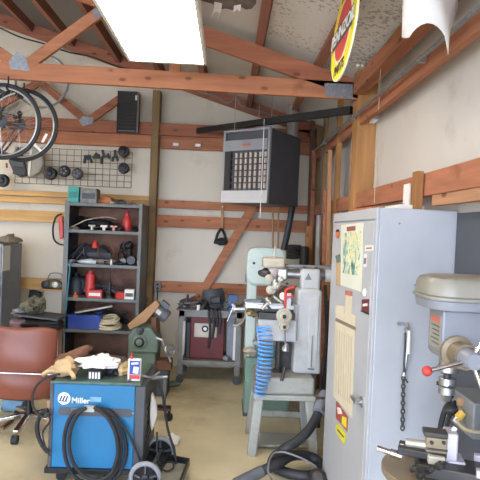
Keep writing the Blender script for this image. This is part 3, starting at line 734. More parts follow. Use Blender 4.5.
# tangles of wire and cable on the shelves
def tangle(lab, k, pxx, d, r, m, n=16, seed=1, Y=5.62):
    rr = random.Random(seed); p = onshelf(k, pxx, Y)
    pts = [p + Vector((rr.uniform(-.5, .5) * d[0], rr.uniform(-.5, .5) * d[1], r + abs(rr.gauss(0, .45)) * d[2])) for _ in range(n)]
    for q in pts: q.z = min(q.z, p.z + d[2])
    o = MB().tube(pts, r, 6, sub=5).build('cable_tangle', m); tag(o, lab, 'cables')
tangle('black cable tangle at the left of the second shelf', 2, 80, (.22, .2, .2), .008, m_black, 20, 5)
tangle('grey wire tangle along the front of the second shelf', 2, 100, (.4, .08, .06), .005, m_midgrey, 20, 6, 5.54)
tangle('black cable tangle behind the power tool on the second shelf', 2, 128, (.2, .18, .28), .009, m_black, 22, 7, 5.7)
tangle('black cable tangle in front of the red bottle on the top shelf', 1, 108, (.34, .1, .07), .006, m_black, 20, 8, 5.58)
tangle('dark cable tangle behind the cartons on the third shelf', 3, 112, (.3, .14, .13), .008, m_darkgrey, 20, 9, 5.74)
tangle('dark cable tangle behind the rope coil on the lowest open shelf', 4, 112, (.36, .16, .2), .009, m_black, 22, 10, 5.78)
o = MB().lump(onshelf(3, 83, 5.8) + Vector((0, 0, .1)), (.3, .16, .22), amp=.3, seed=201).build('dark_bundle', m_shelfin); tag(o, 'dark blue bundle behind the jug on the third shelf', 'bundle')
o = MB().lump(onshelf(1, 86, 5.8) + Vector((0, 0, .06)), (.3, .16, .15), amp=.3, seed=202).build('dark_bundle', m_black); tag(o, 'black bundle at the back left of the top shelf', 'bundle')
# teal stake leaning on the shelving
o = MB().cyl(at(70.5, 262, Y=5.44), Vector((at(62, 352, Y=5.36).x, 5.36, at(62, 352, Y=5.36).z)), .009, n=8)
o.cyl(at(62, 352, Y=5.36), (at(62, 352, Y=5.36).x - .06, 5.30, 0.0), .009, n=8)
o = o.build('teal_stake', mat('teal_paint', '#1f6a72', .5)); tag(o, 'thin teal stake leaning against the left front of the shelving', 'stake')
# ------------------------------------------------------------------ chair, clutter behind it
CY = 3.85
tr_ = at(54, 328, Y=CY); br_ = at(53.5, 402, Y=CY); xr = (tr_.x + br_.x) / 2; zt = tr_.z; zb = br_.z; xl = xr - .56
t = thing('office_chair', 'oxblood leather office chair seen from behind, left of the blue welder', 'chair', ((xl + xr) / 2, CY + .25, 0))
g = []
for j in range(15):
    v = j / 14; row = []
    for i in range(17):
        u = i / 16; x = xl + (xr - xl) * u
        edge = abs(u - .5) * 2
        z = zb + (zt - zb) * v - .03 * (edge ** 4) * (1 if v > .5 else -1) + (.006 * sin(u * 9) if v > .9 else 0)
        y = CY + .09 * edge ** 2.2 + .03 * sin(v * pi) * -1 + .012 * sin(v * 16 + u * 3) * (1 - .4 * edge) * (1 if v < .45 else .35)
        row.append((x, y, z))
    g.append(row)
b = MB(); b.sheet(g); b.build('backrest', m_chair, t, solid=.035, sub=1)
b = MB(); b.span((xl + .03, CY + .09, zb + .02), (xr - .03, CY + .58, zb + .11)); b.build('seat', m_chair, t, .035, seg=4)
b = MB(); q = at(30, 374, Y=CY - .05); b.cyl((xl - .02, CY - .045, q.z), (xr - .01, CY - .045, q.z), .0085, n=10)
b.tube([(xr - .01, CY - .045, q.z), (xr + .02, CY - .02, q.z), (xr + .025, CY + .2, q.z - .02), (xr + .02, CY + .4, q.z - .08)], .0085, 8)
b.build('rail', m_chrome, t)
b = MB(); b.tube([(xl - .02, CY - .045, q.z), (xl - .05, CY - .02, q.z), (xl - .055, CY + .2, q.z - .02), (xl - .05, CY + .4, q.z - .08)], .0085, 8); b.build('armrest', m_chrome, t)
cx, cy = (xl + xr) / 2 - .0, CY + .3
b = MB(); b.cyl((cx, cy, .12), (cx, cy, zb + .03), .028, n=14); b.build('post', m_blackm, t)
for k in range(5):
    a = radians(72 * k + 200); ex, ey = cx + .29 * cos(a), cy + .29 * sin(a)
    b = MB(); b.bar((cx, cy, .125), (ex, ey, .085), .045, .035); lg = b.build('leg', m_chrome, t, .008)
    b = MB(); ax = Vector((-sin(a), cos(a), 0)) * .022; c0 = Vector((ex, ey, .032)); b.cyl(c0 - ax, c0 + ax, .032, n=16); b.build('caster', m_rubber, lg)
# things on the floor under / beside the chair
p = at(13, 405, Z=.06); t = thing('roller', 'blue grey roller lying on the floor under the oxblood chair', 'roller', (p.x, p.y, 0))
b = MB(); b.cyl((p.x - .09, p.y + .03, .052), (p.x + .1, p.y - .01, .052), .052, n=18); b.build('drum', mat('dusty_blue', '#5f86a0', .6, var=.2), t, .006)
b = MB(); b.cyl((p.x + .1, p.y - .01, .052), (p.x + .15, p.y - .02, .052), .015, n=10); b.build('axle', m_steel, t)
q0 = at(2, 428, Z=.012); q1 = at(27, 405, Z=.012)
o = MB().bar(q0, q1, .022, .02).build('floor_stick', m_brown, None, .002); tag(o, 'thin brown stick lying on the floor beside the oxblood chair', 'stick')
# bench with clutter behind the chair
p0 = at(5, 322, Y=4.85); p1 = at(52, 322, Y=4.85)
t = thing('low_table', 'low dark table behind the oxblood chair, piled with clutter', 'table', ((p0.x + p1.x) / 2, 5.05, 0))
zt_ = at(30, 331, Y=4.85).z
b = MB(); b.span((p0.x, 4.85, zt_ - .03), (p1.x, 5.25, zt_)); b.build('tabletop', m_brown, t, .003)
for xx in (p0.x + .03, p1.x - .03):
    for yy in (4.88, 5.22): b = MB(); b.span((xx - .02, yy - .02, 0), (xx + .02, yy + .02, zt_ - .03)); b.build('leg', m_brown, t)
o = MB().lump(((p0.x + p1.x) / 2 + .04, 5.0, zt_ + .052), (.46, .3, .13), amp=.2, seed=81).build('tool_bag', m_black); tag(o, 'black cloth tool bag on the low table behind the chair', 'bag')
o = MB().box(((p0.x + p1.x) / 2 + .05, 5.03, zt_ + .12), (.42, .3, .02), Matrix.Rotation(radians(5), 3, 'Y')).build('flat_case', m_darkgrey, None, .006); tag(o, 'flat dark case lying across the black tool bag', 'case')
c = at(33, 302, Y=5.0)
o = MB().lump((c.x, 5.05, zt_ + .19), (.2, .2, .2), amp=.3, seed=83).build('camouflage_cloth', m_camo); tag(o, 'crumpled camouflage cloth on top of the dark case', 'cloth')
o = MB().lump((c.x - .12, 5.0, zt_ + .15), (.14, .16, .06), amp=.35, seed=84).build('rag', m_midgrey); tag(o, 'grey rag left of the camouflage cloth on the dark case', 'rag')
o = MB().lump((p0.x + .1, 4.92, zt_ + .05), (.16, .14, .11), amp=.25, seed=85).build('glove', mat('mauve_cloth', '#71585a', .85, var=.3)); tag(o, 'mauve work glove at the left end of the low table', 'glove')

# ------------------------------------------------------------------ welder
WY = 3.28
a = at(52.5, 379.5, Y=WY); d = at(138, 470, Y=WY); x0 = a.x; x1 = d.x; zt = a.z - .005; zb = d.z; D = .5
t = thing('welder', 'blue wheeled welding machine with cables looped over its front', 'welder', ((x0 + x1) / 2, WY + D / 2, 0))
b = MB(); b.span((x0 + .004, WY, zb), (x1 - .035, WY + D, zt - .018)); b.build('side_panel', m_blue, t, .006)
b = MB(); b.span((x0 - .012, WY - .006, zb), (x0 + .012, WY + D + .005, zt)); b.build('front_panel', m_darkgrey, t, .004)
b = MB(); b.span((x0 - .012, WY - .01, zt - .016), (x1, WY + D + .01, zt)); b.build('top_panel', mat('green_enamel', '#4f6f63', .5, var=.2, dirt='#3f4a45', dirt_amt=.5), t, .004)
b = MB(); b.span((x1 - .035, WY - .006, zb - .01), (x1 + .03, WY + D, zt - .018)); b.build('rear_panel', m_darkgrey, t, .008)
b = MB()
for k in range(7): z = zb + .12 + .045 * k; b.span((x1 + .03, WY + .1, z), (x1 + .036, WY + .4, z + .02))
b.build('vent_louvre', m_blackm, t)
b = MB(); b.span((x0 - .03, WY - .012, zb - .035), (x1 + .06, WY + D + .02, zb)); b.build('chassis', m_blackm, t, .004)
# stripe with rounded ends, logo, name
s0 = at(58, 411, Y=WY - .003); s1 = at(133.5, 413, Y=WY - .003); r = .027; poly = []
for k in range(13): an = pi / 2 + pi * k / 12; poly.append((s0.x + r + r * cos(an), WY - .003, s0.z + r * sin(an)))
for k in range(13): an = -pi / 2 + pi * k / 12; poly.append((s1.x - r + r * cos(an), WY - .003, s0.z + r * sin(an)))
b = MB(); b.prism(poly, (0, .003, 0)); b.build('stripe', m_darkgrey, t)
lc = at(64, 398.5, Y=WY - .003); b = MB(); b.cyl(lc, lc + Vector((0, .003, 0)), .039, n=32); b.build('logo_disc', m_white, t)
b = MB()
m_lblue = mat('logo_blue', '#123a66', .5)
for k in range(3):
    xx = lc.x - .022 + .018 * k
    b.prism([(xx - .009, WY - .0045, lc.z - .017), (xx + .001, WY - .0045, lc.z - .017), (xx + .014, WY - .0045, lc.z + .017), (xx + .004, WY - .0045, lc.z + .017)], (0, .002, 0))
b.prism([(lc.x - .03, WY - .0045, lc.z - .019), (lc.x + .022, WY - .0045, lc.z - .019), (lc.x + .02, WY - .0045, lc.z - .014), (lc.x - .028, WY - .0045, lc.z - .014)], (0, .002, 0))
b.build('logo_mark', m_lblue, t)
p = at(71.5, 400.5, Y=WY - .003); text('lettering', 'Miller', m_white, t, (p.x, WY - .003, p.z), (1, 0, 0), (0, 0, 1), .05, .0012, align='LEFT', off=.0006)
p = at(71, 409.5, Y=WY - .004); text('lettering', 'Miller', m_midgrey, t, (p.x, WY - .004, p.z), (1, 0, 0), (0, 0, 1), .032, .0012, align='LEFT')
q = at(95.5, 399.5, Y=WY - .003); b = MB(); b.box((q.x, WY - .003, q.z), (.07, .003, .03)); b.build('rating_plate', mat('worn_plate', '#6d96ab', .5, var=.3, scale=30), t)
q = at(90, 408, Y=WY - .02); b = MB(); b.box((q.x, WY - .03, q.z), (.07, .045, .032)); b.build('cable_hanger', mat('pale_metal', '#a5a6a2', .5, var=.2), t, .004)
b = MB(); q2 = at(133, 413.5, Y=WY - .006); b.cyl((q2.x, WY - .006, q2.z), (q2.x, WY, q2.z), .006, n=10); b.build('rivet', m_steel, t)
# wheels (rear axle) : two on the right end
for k, (c, yy, R) in enumerate((((145, 482), WY - .09, .103), ((160, 456), WY + .28, .108))):
    pc = at(*c, Y=yy); c3 = Vector((pc.x, yy, R)); f_ = R / .135
    b = MB(); b.torus(c3, (0, 1, 0), R - .016, .016, 36, 10); w_ = b.build('wheel', mat('grey_tyre', '#85888c', .7, var=.1), t)
    b = MB(); b.lathe(c3 + Vector((0, .012, 0)), (0, -1, 0), [(u_ * f_, v_) for u_, v_ in ((.104, 0), (.108, .018), (.1, .022), (.06, .014), (.03, .014), (.03, .03), (.012, .034))], 28); b.build('hub', m_blackm, w_)
    for i in range(5):
        b = MB(); an = i * 1.2566 + .3; b.bar(c3 + Vector((.03 * cos(an), -.012, .03 * sin(an))), c3 + Vector((.1 * f_ * cos(an), -.012, .1 * f_ * sin(an))), .012, .018, up=(0, 1, 0)); b.build('spoke', m_darkgrey, w_)
b = MB(); xa = at(150, 470, Y=WY).x; b.cyl((at(145, 482, Y=WY - .09).x, WY - .09, .103), (at(160, 456, Y=WY + .28).x, WY + .28, .108), .012, n=10); b.build('axle', m_steel, t)
for yy in (WY + .06, WY + .42):
    b = MB(); b.cyl((x0 + .06, yy - .015, .032), (x0 + .06, yy + .015, .032), .032, n=16); b.box((x0 + .06, yy, .05), (.03, .05, .03)); b.build('caster', m_blackm, t)
# cylinder tray
e0 = at(167, 455, Z=.11); e1 = at(189, 459, Z=.11); f1 = at(178, 486, Z=.11); f0 = at(150, 486, Z=.11)
b = MB(); zz = .11
for u, v in ((e0, e1), (e1, f1), (f1, f0), (f0, e0)): b.bar(Vector((u.x, u.y, .09)), Vector((v.x, v.y, .09)), .012, .05)
b.build('tray_rim', m_blackm, t, .002)
b = MB(); b.prism([(p.x, p.y, .068) for p in (e0, e1, f1, f0)], (0, 0, .006)); b.build('cylinder_tray', mat('tray_grey', '#858377', .6, var=.2), t)
# ---- cables (things of their own)
def cable(lab, pts, r, name='welding_cable', m=m_rubber, group=None, sub=8, cat='cable'):
    o = MB().tube(pts, r, 8, sub=sub).build(name, m); tag(o, lab, cat, group); return o
def loop(lab, px_pts, y, r, **k): return cable(lab, [at(*c, Y=y + dy) for (c, dy) in zip(px_pts, [0] * len(px_pts))], r, **k)
G = 'black cables looped over the hanger on the blue welder'
loop('thick black cable loop on the welder front, outermost on the left', [(84, 409), (73, 414), (66, 428), (64, 448), (68, 466), (77, 479), (92, 484), (108, 480), (118, 466), (121, 446), (117, 428), (107, 415), (96, 409)], WY - .045, .0125, group=None)
loop('thick black cable loop on the welder front, inside the outermost one', [(86, 408), (78, 414), (71, 428), (69, 446), (73, 462), (83, 475), (97, 480), (110, 474), (117, 458), (117, 440), (112, 425), (104, 414), (94, 407)], WY - .07, .012)
loop('thin black lead running from the hanger down the right of the welder front', [(94, 408), (106, 412), (118, 420), (128, 433), (135, 448), (140, 462), (139, 474), (131, 484)], WY - .035, .008)
loop('black cable on the welder front swinging widest to the right', [(94, 408), (106, 410), (116, 418), (123, 432), (126, 450), (122, 468), (112, 482), (98, 492)], WY - .025, .0115)
loop('black lead looping out from the welder top on the left side', [(60, 374), (48, 377), (38, 384), (33, 395), (33, 406), (38, 414), (44, 417), (50, 414)], WY - .05, .0075)
loop('black lead hanging in a long bundle left of the welder', [(48, 410), (40, 416), (37, 428), (40, 441), (46, 450), (49, 452)], WY - .02, .014)
loop('thin black lead crossing from the welder left side toward its base', [(44, 411), (50, 420), (43, 432), (45, 446), (50, 456)], WY - .06, .006)
# ---- things on the welder's top
ztp = zt
def top(px_, dy=.1): 
    y = WY + dy; return Vector((at(px_, 372, Y=y).x, y, ztp))
t = thing('work_glove', 'tan leather work glove on the left of the welder top', 'glove', top(62, .1))
p = top(64, .1)
b = MB(); b.lump(p + Vector((0.01, 0, .055)), (.15, .13, .13), amp=.25, seed=91); b.build('palm', m_tan, t)
for k in range(4):
    b = MB(); s_ = p + Vector((-.04, -.055 + .03 * k, .05)); b.tube([s_, s_ + Vector((-.045, -.01, -.005)), s_ + Vector((-.075 + .01 * k, -.015, -.03))], .013, 8); b.build('finger', m_tan, t)
b = MB(); b.tube([p + Vector((.05, -.05, .05)), p + Vector((.08, -.075, .03)), p + Vector((.09, -.09, .015))], .015, 8); b.build('thumb', m_tan, t)
t = thing('work_glove', 'brown leather work glove behind the tan glove on the welder', 'glove', top(76, .3)); p = top(77, .3)
R = Matrix.Rotation(radians(-28), 3, 'Y')
b = MB(); b.lump(p + Vector((0, 0, .09)), (.2, .12, .09), amp=.2, seed=92, R=R, flat=False); b.build('cuff', m_brown, t); b = MB(); b.lump(p + Vector((-.09, 0, .045)), (.12, .11, .09), amp=.3, seed=93); b.build('palm', m_brown, t)
o = MB().lump(top(98, .12) + Vector((0, 0, .093)), (.235, .17, .085), amp=.35, seed=94, n=22, m=12, freq=4).build('white_rag', m_cloth); tag(o, 'crumpled bright white rag on the middle of the welder top', 'rag')
p = top(96, .07); t = thing('parts_tin', 'small striped tin under the white rag on the welder', 'tin', p)
b = MB(); b.span(p + Vector((-.045, -.03, 0)), p + Vector((.04, .05, .055))); b.build('body', m_darkgrey, t, .004)
b = MB()
for k in range(4): b.span(p + Vector((-.035 + .019 * k, -.033, .008)), p + Vector((-.025 + .019 * k, -.03, .048)))
b.build('stripes', m_white, t)
o = MB().lump(top(112, .16) + Vector((0, 0, .035)), (.1, .1, .09), amp=.3, seed=95).build('dark_rag', m_black); tag(o, 'small black rag right of the white rag on the welder', 'rag')
o = MB().lump(top(122, .2) + Vector((0, 0, .04)), (.11, .12, .1), amp=.4, seed=96).build('tan_rag', m_tan); tag(o, 'tan rag behind the blue tin on the welder', 'rag')
p = top(134.5, .06); t = thing('fluid_tin', 'flat blue, white and red fluid tin with red spout on the welder', 'tin', p)
b = MB(); b.box(p + Vector((0, 0, .07)), (.082, .04, .14)); b.build('body', m_paper, t, .006)
b = MB(); b.box(p + Vector((.004, -.021, .088)), (.066, .003, .088)); b.build('blue_label', m_bluep, t)
b = MB(); b.box(p + Vector((.004, -.021, .028)), (.066, .003, .026)); b.build('red_band', m_red, t)
b = MB(); b.box(p + Vector((.012, -.0225, .072)), (.034, .002, .042), Matrix.Rotation(.12, 3, 'Y')); b.build('white_panel', m_paper, t)
b = MB(); b.box(p + Vector((.004, -.0225, .115)), (.045, .002, .012), Matrix.Rotation(-.1, 3, 'Y')); b.build('white_script', m_paper, t)
b = MB(); b.lathe(p + Vector((-.022, 0, .14)), (0, 0, 1), [(.012, 0), (.01, .012), (.004, .016), (.003, .045)], 12); b.build('spout', m_red, t)
o = MB().lump(top(104, .36) + Vector((0, 0, .03)), (.36, .16, .08), amp=.3, seed=97).build('dark_cloth', m_darkgrey); tag(o, 'dark cloth along the back of the welder top', 'cloth')
# torch lead, handle and rag on the right end
cable('thin grey lead lying over the right end of the welder top', [top(128, .02) + Vector((0, 0, .008)), top(140, .1) + Vector((0, 0, .02)), top(146, .05) + Vector((0, 0, .03)), top(150, .12) + Vector((.02, 0, .01)), top(152, .2) + Vector((.05, 0, .02))], .007, m=m_midgrey)
q = at(163, 377, Y=3.55); q_ = at(146, 379, Y=3.55)
t = thing('torch_handle', 'grey torch handle sticking out right from the welder top', 'torch', (q_.x, 3.55, q_.z))
b = MB(); b.cyl(q_, q, .013, .01, 10); b.build('grip', m_midgrey, t); b = MB(); b.cyl(q, q + Vector((.03, 0, .004)), .007, n=8); b.build('nozzle', m_steel, t)
cable('black lead hanging from the torch to the cylinder tray', [at(157, 380, Y=3.52), at(162, 392, Y=3.5), at(165, 410, Y=3.5), at(168, 430, Y=3.48), at(174, 450, Y=3.46), at(176, 464, Y=3.44)], .0085)
cable('black lead curling in the cylinder tray', [at(157, 432, Y=3.36), at(157, 450, Y=3.35), at(159, 465, Y=3.33), at(166, 471, Y=3.32), at(173, 468, Y=3.34), at(172, 462, Y=3.38), at(164, 463, Y=3.42)], .0065)
p0 = [at(*c, Y=3.44) for c in ((152, 392), (156, 401), (157.5, 414), (155, 424), (152, 431), (150.5, 424), (150, 410), (151, 398))]
o = MB().prism([(p.x, 3.41, p.z) for p in p0], (0, .06, 0)).build('hanging_rag', mat('grey_rag', '#c8c6c0', .9, var=.1, bump=.2), None, .02, seg=3); tag(o, 'pale rag hanging down the right end of the welder', 'rag')
o = MB().lump(at(173, 436, Y=3.95) + Vector((0, 0, .02)), (.1, .1, .08), amp=.3, seed=98).build('paper_scrap', m_cloth); o.location.z = .0; tag(o, 'white paper scrap on the floor behind the welder wheel', 'paper')
o = MB().bar(at(50, 400, Y=WY + .02), at(49, 425, Y=WY + .02), .03, .02, up=(0, 1, 0)).build('wood_strip', m_cardb, None, .003); tag(o, 'pale wood strip standing against the left end of the welder', 'wood strip')

# ------------------------------------------------------------------ rolling stand right of the welder
fl = at(170, 421, Z=0); Ys = fl.y
t = thing('rolling_stand', 'grey roller stand on casters behind the right end of the welder', 'stand', (fl.x - .03, Ys, 0))
b = MB(); a_ = at(165, 381, Y=Ys); b.cyl((a_.x, Ys, .1), (a_.x, Ys, a_.z + .02), .016, n=10); b.build('post', m_midgrey, t)
b = MB(); b.bar(at(157, 406, Y=Ys), at(171, 407, Y=Ys), .03, .02); b.build('crossbar', m_blackm, t)
b = MB(); b.span((a_.x - .12, Ys - .02, .09), (a_.x + .06, Ys + .02, .11)); b.build('foot', m_brown, t)
for dx in (-.1, .045):
    b = MB(); b.cyl((a_.x + dx, Ys - .013, .034), (a_.x + dx, Ys + .013, .034), .034, n=16); b.span((a_.x + dx - .012, Ys - .016, .034), (a_.x + dx + .012, Ys + .016, .1)); b.build('caster', m_blackm, t)
b = MB(); b.bar(at(150, 378, Y=Ys), at(168, 377, Y=Ys), .04, .02); b.build('top_roller', m_midgrey, t)

# ------------------------------------------------------------------ green metal saw behind the welder
Yg = 5.0
a = at(127, 345, Y=Yg); c = at(158, 345, Y=Yg); ztop = at(143, 328, Y=Yg).z
t = thing('metal_saw', 'green metal cutting saw with grey motor behind the welder', 'saw', ((a.x + c.x) / 2, Yg + .2, 0))
b = MB(); b.span((a.x + .01, Yg, 0), (c.x - .02, Yg + .38, ztop - .2)); b.build('base', m_green, t, .015)
b = MB(); xm = (a.x + c.x) / 2
b.prism([(a.x + .02, Yg - .03, ztop - .24), (c.x, Yg - .03, ztop - .24), (c.x + .01, Yg - .03, ztop - .1), (c.x - .08, Yg - .03, ztop + .01), (a.x + .06, Yg - .03, ztop), (a.x + .01, Yg - .03, ztop - .08)], (0, .26, 0)); b.build('head', m_green, t, .02)
for cc, r in (((139.5, 342), .068), ((140, 331), .035)):
    p = at(*cc, Y=Yg - .05); b = MB(); b.lathe((p.x, Yg - .03, p.z), (0, -1, 0), [(r, 0), (r, .02), (r * .8, .03), (r * .45, .03), (r * .45, .045), (r * .2, .05)], 24); dl = b.build('dial', m_green if r > .05 else m_darkgrey, t)
    if r > .05: b = MB(); b.lathe((p.x, Yg - .058, p.z), (0, -1, 0), [(r * .72, 0), (r * .7, .008), (r * .4, .012)], 20); b.build('dial_face', m_blackm, dl)
p = at(159.5, 311, Y=Yg + .1); q = Vector((cos(radians(-38)), 0, sin(radians(-38)))); pw = Vector((p.x, Yg + .1, p.z))
b = MB(); b.lathe(pw - q * .105, q, [(.05, 0), (.066, .012), (.068, .04), (.068, .17), (.066, .2), (.05, .21)], 24); mt = b.build('motor', mat('motor_grey', '#54585c', .5, var=.15), t)
b = MB(); n_ = Vector((sin(radians(38)), 0, cos(radians(38)))); b.box(pw + n_ * .085, (.09, .08, .045), Matrix.Rotation(radians(38), 3, 'Y')); b.build('terminal_box', mat('motor_grey', ''), mt, .004)
b = MB(); b.box(pw - Vector((0, .069, 0)), (.05, .003, .04), Matrix.Rotation(radians(38), 3, 'Y')); b.build('name_plate', m_gold, mt)
b = MB(); u = at(156, 300, Y=Yg + .02); v = at(127, 325, Y=Yg + .02); w2 = at(146, 322, Y=Yg + .02)
b.prism([u, at(160, 305, Y=Yg + .02), w2, at(130, 330, Y=Yg + .02), v], (0, .05, 0)); b.build('belt_guard', m_cardb, t, .006)
b = MB(); b.bar((c.x - .03, Yg + .15, ztop - .22), pw - n_ * .06, .05, .09); b.build('motor_bracket', m_brown, t, .006)
b = MB(); h0 = at(162, 340, Y=Yg - .02); h1 = at(171, 362, Y=Yg - .02); b.cyl(h0, h1, .014, n=10); b.cyl((c.x - .02, Yg - .02, h0.z + .02), h0, .014, n=10); b.build('feed_screw', m_steel, t)
b = MB(); p = at(170, 350, Y=Yg - .05); b.torus(p, (.6, -1, .1), .05, .009, 24, 8); b.bar(p - Vector((.05, 0, 0)), p + Vector((.05, 0, 0)), .012, .012); b.build('handwheel', m_steel, t)
b = MB(); b.span((c.x - .02, Yg + .05, at(165, 372, Y=Yg).z), (c.x + .13, Yg + .2, at(165, 362, Y=Yg).z)); b.build('vise_jaw', m_brown, t, .01)
b = MB(); b.span((c.x - .02, Yg + .05, 0), (c.x + .1, Yg + .25, at(165, 372, Y=Yg).z)); b.build('foot', m_darkgrey, t, .01)
o = MB().lump(at(171, 384, Z=.02) + Vector((0, 0, .01)), (.16, .12, .06), amp=.3, seed=101).build('floor_rag', m_green); o.location.z = 0; tag(o, 'greenish rag on the floor right of the metal saw', 'rag')

# wall outlet with cord
p = at(157.5, 286.5, Y=6.06)
t = thing('wall_outlet', 'grey wall outlet on the orange brown board beside the wall post', 'outlet', (p.x, 6.1, p.z - .05))
b = MB(); b.box((p.x, 6.085, p.z), (.075, .04, .1)); b.build('box', m_midgrey, t, .004)
for dz in (-.022, .022): b = MB(); b.cyl((p.x, 6.064, p.z + dz), (p.x, 6.06, p.z + dz), .016, n=14); b.build('socket', m_black, t)
cable('black power cord hanging down from the wall outlet', [(p.x, 6.05, p.z - .02), (p.x + .005, 6.04, p.z - .15), (p.x, 6.05, p.z - .5), (p.x + .02, 6.05, .3)], .007, 'outlet_cable', cat='cable')

# ------------------------------------------------------------------ steel workbench on casters
BYf = 5.5; BYb = 6.0
xa = at(178, 340, Y=BYf).x; xb = at(241, 340, Y=BYf).x; zt = at(208, 310, Y=BYf).z; zs = at(208, 361, Y=BYf).z
m_bench = mat('bench_grey', '#7e807c', .5, metal=.1, var=.14, dirt='#655c50', dirt_amt=.42)
t = thing('workbench', 'grey steel workbench on casters against the back wall', 'workbench', ((xa + xb) / 2, 5.75, 0))
b = MB(); b.span((xa - .03, BYf - .03, zt - .012), (xb + .03, BYb, zt)); b.build('worktop', m_bench, t, .003)
b = MB(); b.span((xa, BYf, zt - .08), (xb, BYf + .02, zt - .012)); b.build('apron', m_bench, t, .003); b = MB(); b.span((xa, BYb - .03, zt - .08), (xb, BYb - .01, zt - .012)); b.build('apron', m_bench, t, .003)
for xx in (xa, xb - .06):
    for yy in (BYf, BYb - .06):
        b = MB(); b.span((xx, yy, .1), (xx + .06, yy + .05, zt - .012)); lg = b.build('leg', m_bench, t, .003)
        b = MB(); b.cyl((xx + .03, yy + .012, .042), (xx + .03, yy + .038, .042), .042, n=18); b.span((xx + .01, yy + .005, .05), (xx + .05, yy + .045, .1)); b.build('caster', m_darkgrey, lg)
b = MB(); b.span((xa, BYf - .005, zs - .05), (xb, BYb, zs)); b.build('lower_shelf', m_bench, t, .003)
p = at(183.5, 340, Y=BYf - .012); b = MB(); b.span((p.x - .012, BYf - .01, zs + .06), (p.x + .012, BYf, zt - .13)); b.build('edge_strip', m_gold, t); 
p = at(234, 350, Y=BYf - .012); b = MB(); b.span((p.x - .012, BYf - .01, zs + .02), (p.x + .012, BYf, zt - .15)); b.build('edge_strip', m_white, t)
b = MB(); u = at(233, 325, Y=BYf - .04); v = at(245, 318, Y=BYf - .1); b.tube([u, u + Vector((.05, -.02, 0)), v, v + Vector((.01, 0, .06)), v + Vector((.0, .02, .12))], .014, 8); b.build('pipe_handle', m_gold, t)
# red machine on lower shelf
r0 = at(189.5, 350, Y=5.6); r1 = at(224, 350, Y=5.6); rz = at(207, 321, Y=5.6).z
t = thing('battery_charger', 'dark red metal charger box with round gauge on the bench lower shelf', 'charger', ((r0.x + r1.x) / 2, 5.75, zs))
b = MB(); b.span((r0.x, 5.58, zs + .0), (r1.x, 5.88, rz + .08)); b.build('body', m_redm, t, .012)
b = MB(); g0 = at(194, 337, Y=5.57); g1 = at(217, 324, Y=5.57); b.span((g0.x, 5.572, g0.z), (g1.x, 5.58, g1.z)); b.build('face_plate', m_gold, t, .002)
p = at(205, 329, Y=5.56); b = MB(); b.torus((p.x, 5.565, p.z), (0, 1, 0), .028, .008, 20, 8); b.build('gauge_ring', m_black, t); b = MB(); b.cyl((p.x, 5.57, p.z), (p.x, 5.565, p.z), .026, n=20); b.build('gauge_face', m_white, t)
o = MB().span((xa + .07, 5.6, zs), (xa + .15, 5.85, zt - .15)).build('dark_case', m_shelfin, None, .01); tag(o, 'dark blue upright case left of the red charger under the bench', 'case')
x_ = at(228, 345, Y=5.62).x; o = MB().span((x_ - .02, 5.64, zs), (x_ + .075, 5.9, zt - .1)).build('grey_case', mat('pale_case', '#8d929c', .5), None, .008); tag(o, 'pale grey upright case right of the red charger under the bench', 'case')
for k, (c, r) in enumerate(((226, .05), (229, .035))):
    p = at(c, 357, Y=5.53 + .035 * k); o = MB().lump((p.x + .0, 5.545, zs + .026), (.08, .06, .07), amp=.3, seed=110 + k, n=10, m=7).build('metal_scrap', m_midgrey) if k == 0 else None
    if o: tag(o, 'grey metal scrap at the right front of the bench lower shelf', 'scrap')
# black straps
for k, (c, l, lab) in enumerate(((209, 348, 'long black strap hanging over the bench edge, longest of four'), (213, 338, 'black strap hanging over the bench edge, next right of the longest'), (216.5, 327, 'short black strap hanging over the bench edge, shortest of four'), (219.5, 334, 'black strap hanging over the bench edge, rightmost of four'))):
    y = BYf - .05; u = at(c, 307, Y=y); v = at(c - .5, l, Y=y)
    o = MB().tube([(u.x, y + .06, zt + .01), (u.x, y + .01, zt + .008), (u.x, y, zt - .03), (v.x + .01, y - .005, (zt + v.z) / 2), (v.x, y, v.z)], .014, 6).build('strap', m_black); tag(o, lab, 'strap')
rr = random.Random(3); cpts = [Vector((xa + .02 + .26 * i / 23, 5.56 + rr.uniform(-.04, .1), zt + .012 + abs(rr.gauss(0, .04)))) for i in range(24)]
o = MB().tube(cpts, .009, 6, sub=4).build('drive_chain', m_brown); tag(o, 'rusty chain strewn over the left half of the workbench', 'chain')
# on the worktop
p = at(214.5, 303, Y=5.6); hx = p.x
t = thing('welding_helmet', 'dark grey welding helmet lying on the workbench', 'helmet', (hx, 5.66, zt))
R = Matrix.Rotation(radians(-8), 3, 'Y')
b = MB()
g = []
for j in range(11):
    ph = -1.0 + 2.0 * j / 10; row = []
    for i in range(15):
        th = -1.9 + 3.8 * i / 14
        row.append(Vector((hx - .015, 5.7, zt + .105)) + R @ Vector((sin(th) * .125 * (1 - .18 * ph * ph), -cos(th) * .125 * (1 - .25 * ph * ph), ph * .105)))
    g.append(row)
b.sheet(g); b.build('shell', m_darkgrey, t, solid=.008, sub=1)
b = MB(); b.box((hx + .01, 5.566, zt + .1), (.12, .02, .085), R); b.build('visor_frame', m_black, t, .012)
b = MB(); b.box((hx + .01, 5.554, zt + .1), (.085, .008, .05), R); b.build('visor_lens', mat('dark_glass', '#14161a', .08), t, .004)
b = MB(); b.torus((hx, 5.72, zt + .085), (0, .2, 1), .09, .008, 28, 6); b.build('headband', m_midgrey, t)
for sx_ in (-1, 1): b = MB(); b.cyl((hx - .015 + sx_ * .112, 5.69, zt + .1), (hx - .015 + sx_ * .135, 5.69, zt + .1), .022, n=14); b.build('knob', m_midgrey, t)
p = at(233, 303, Y=5.56)
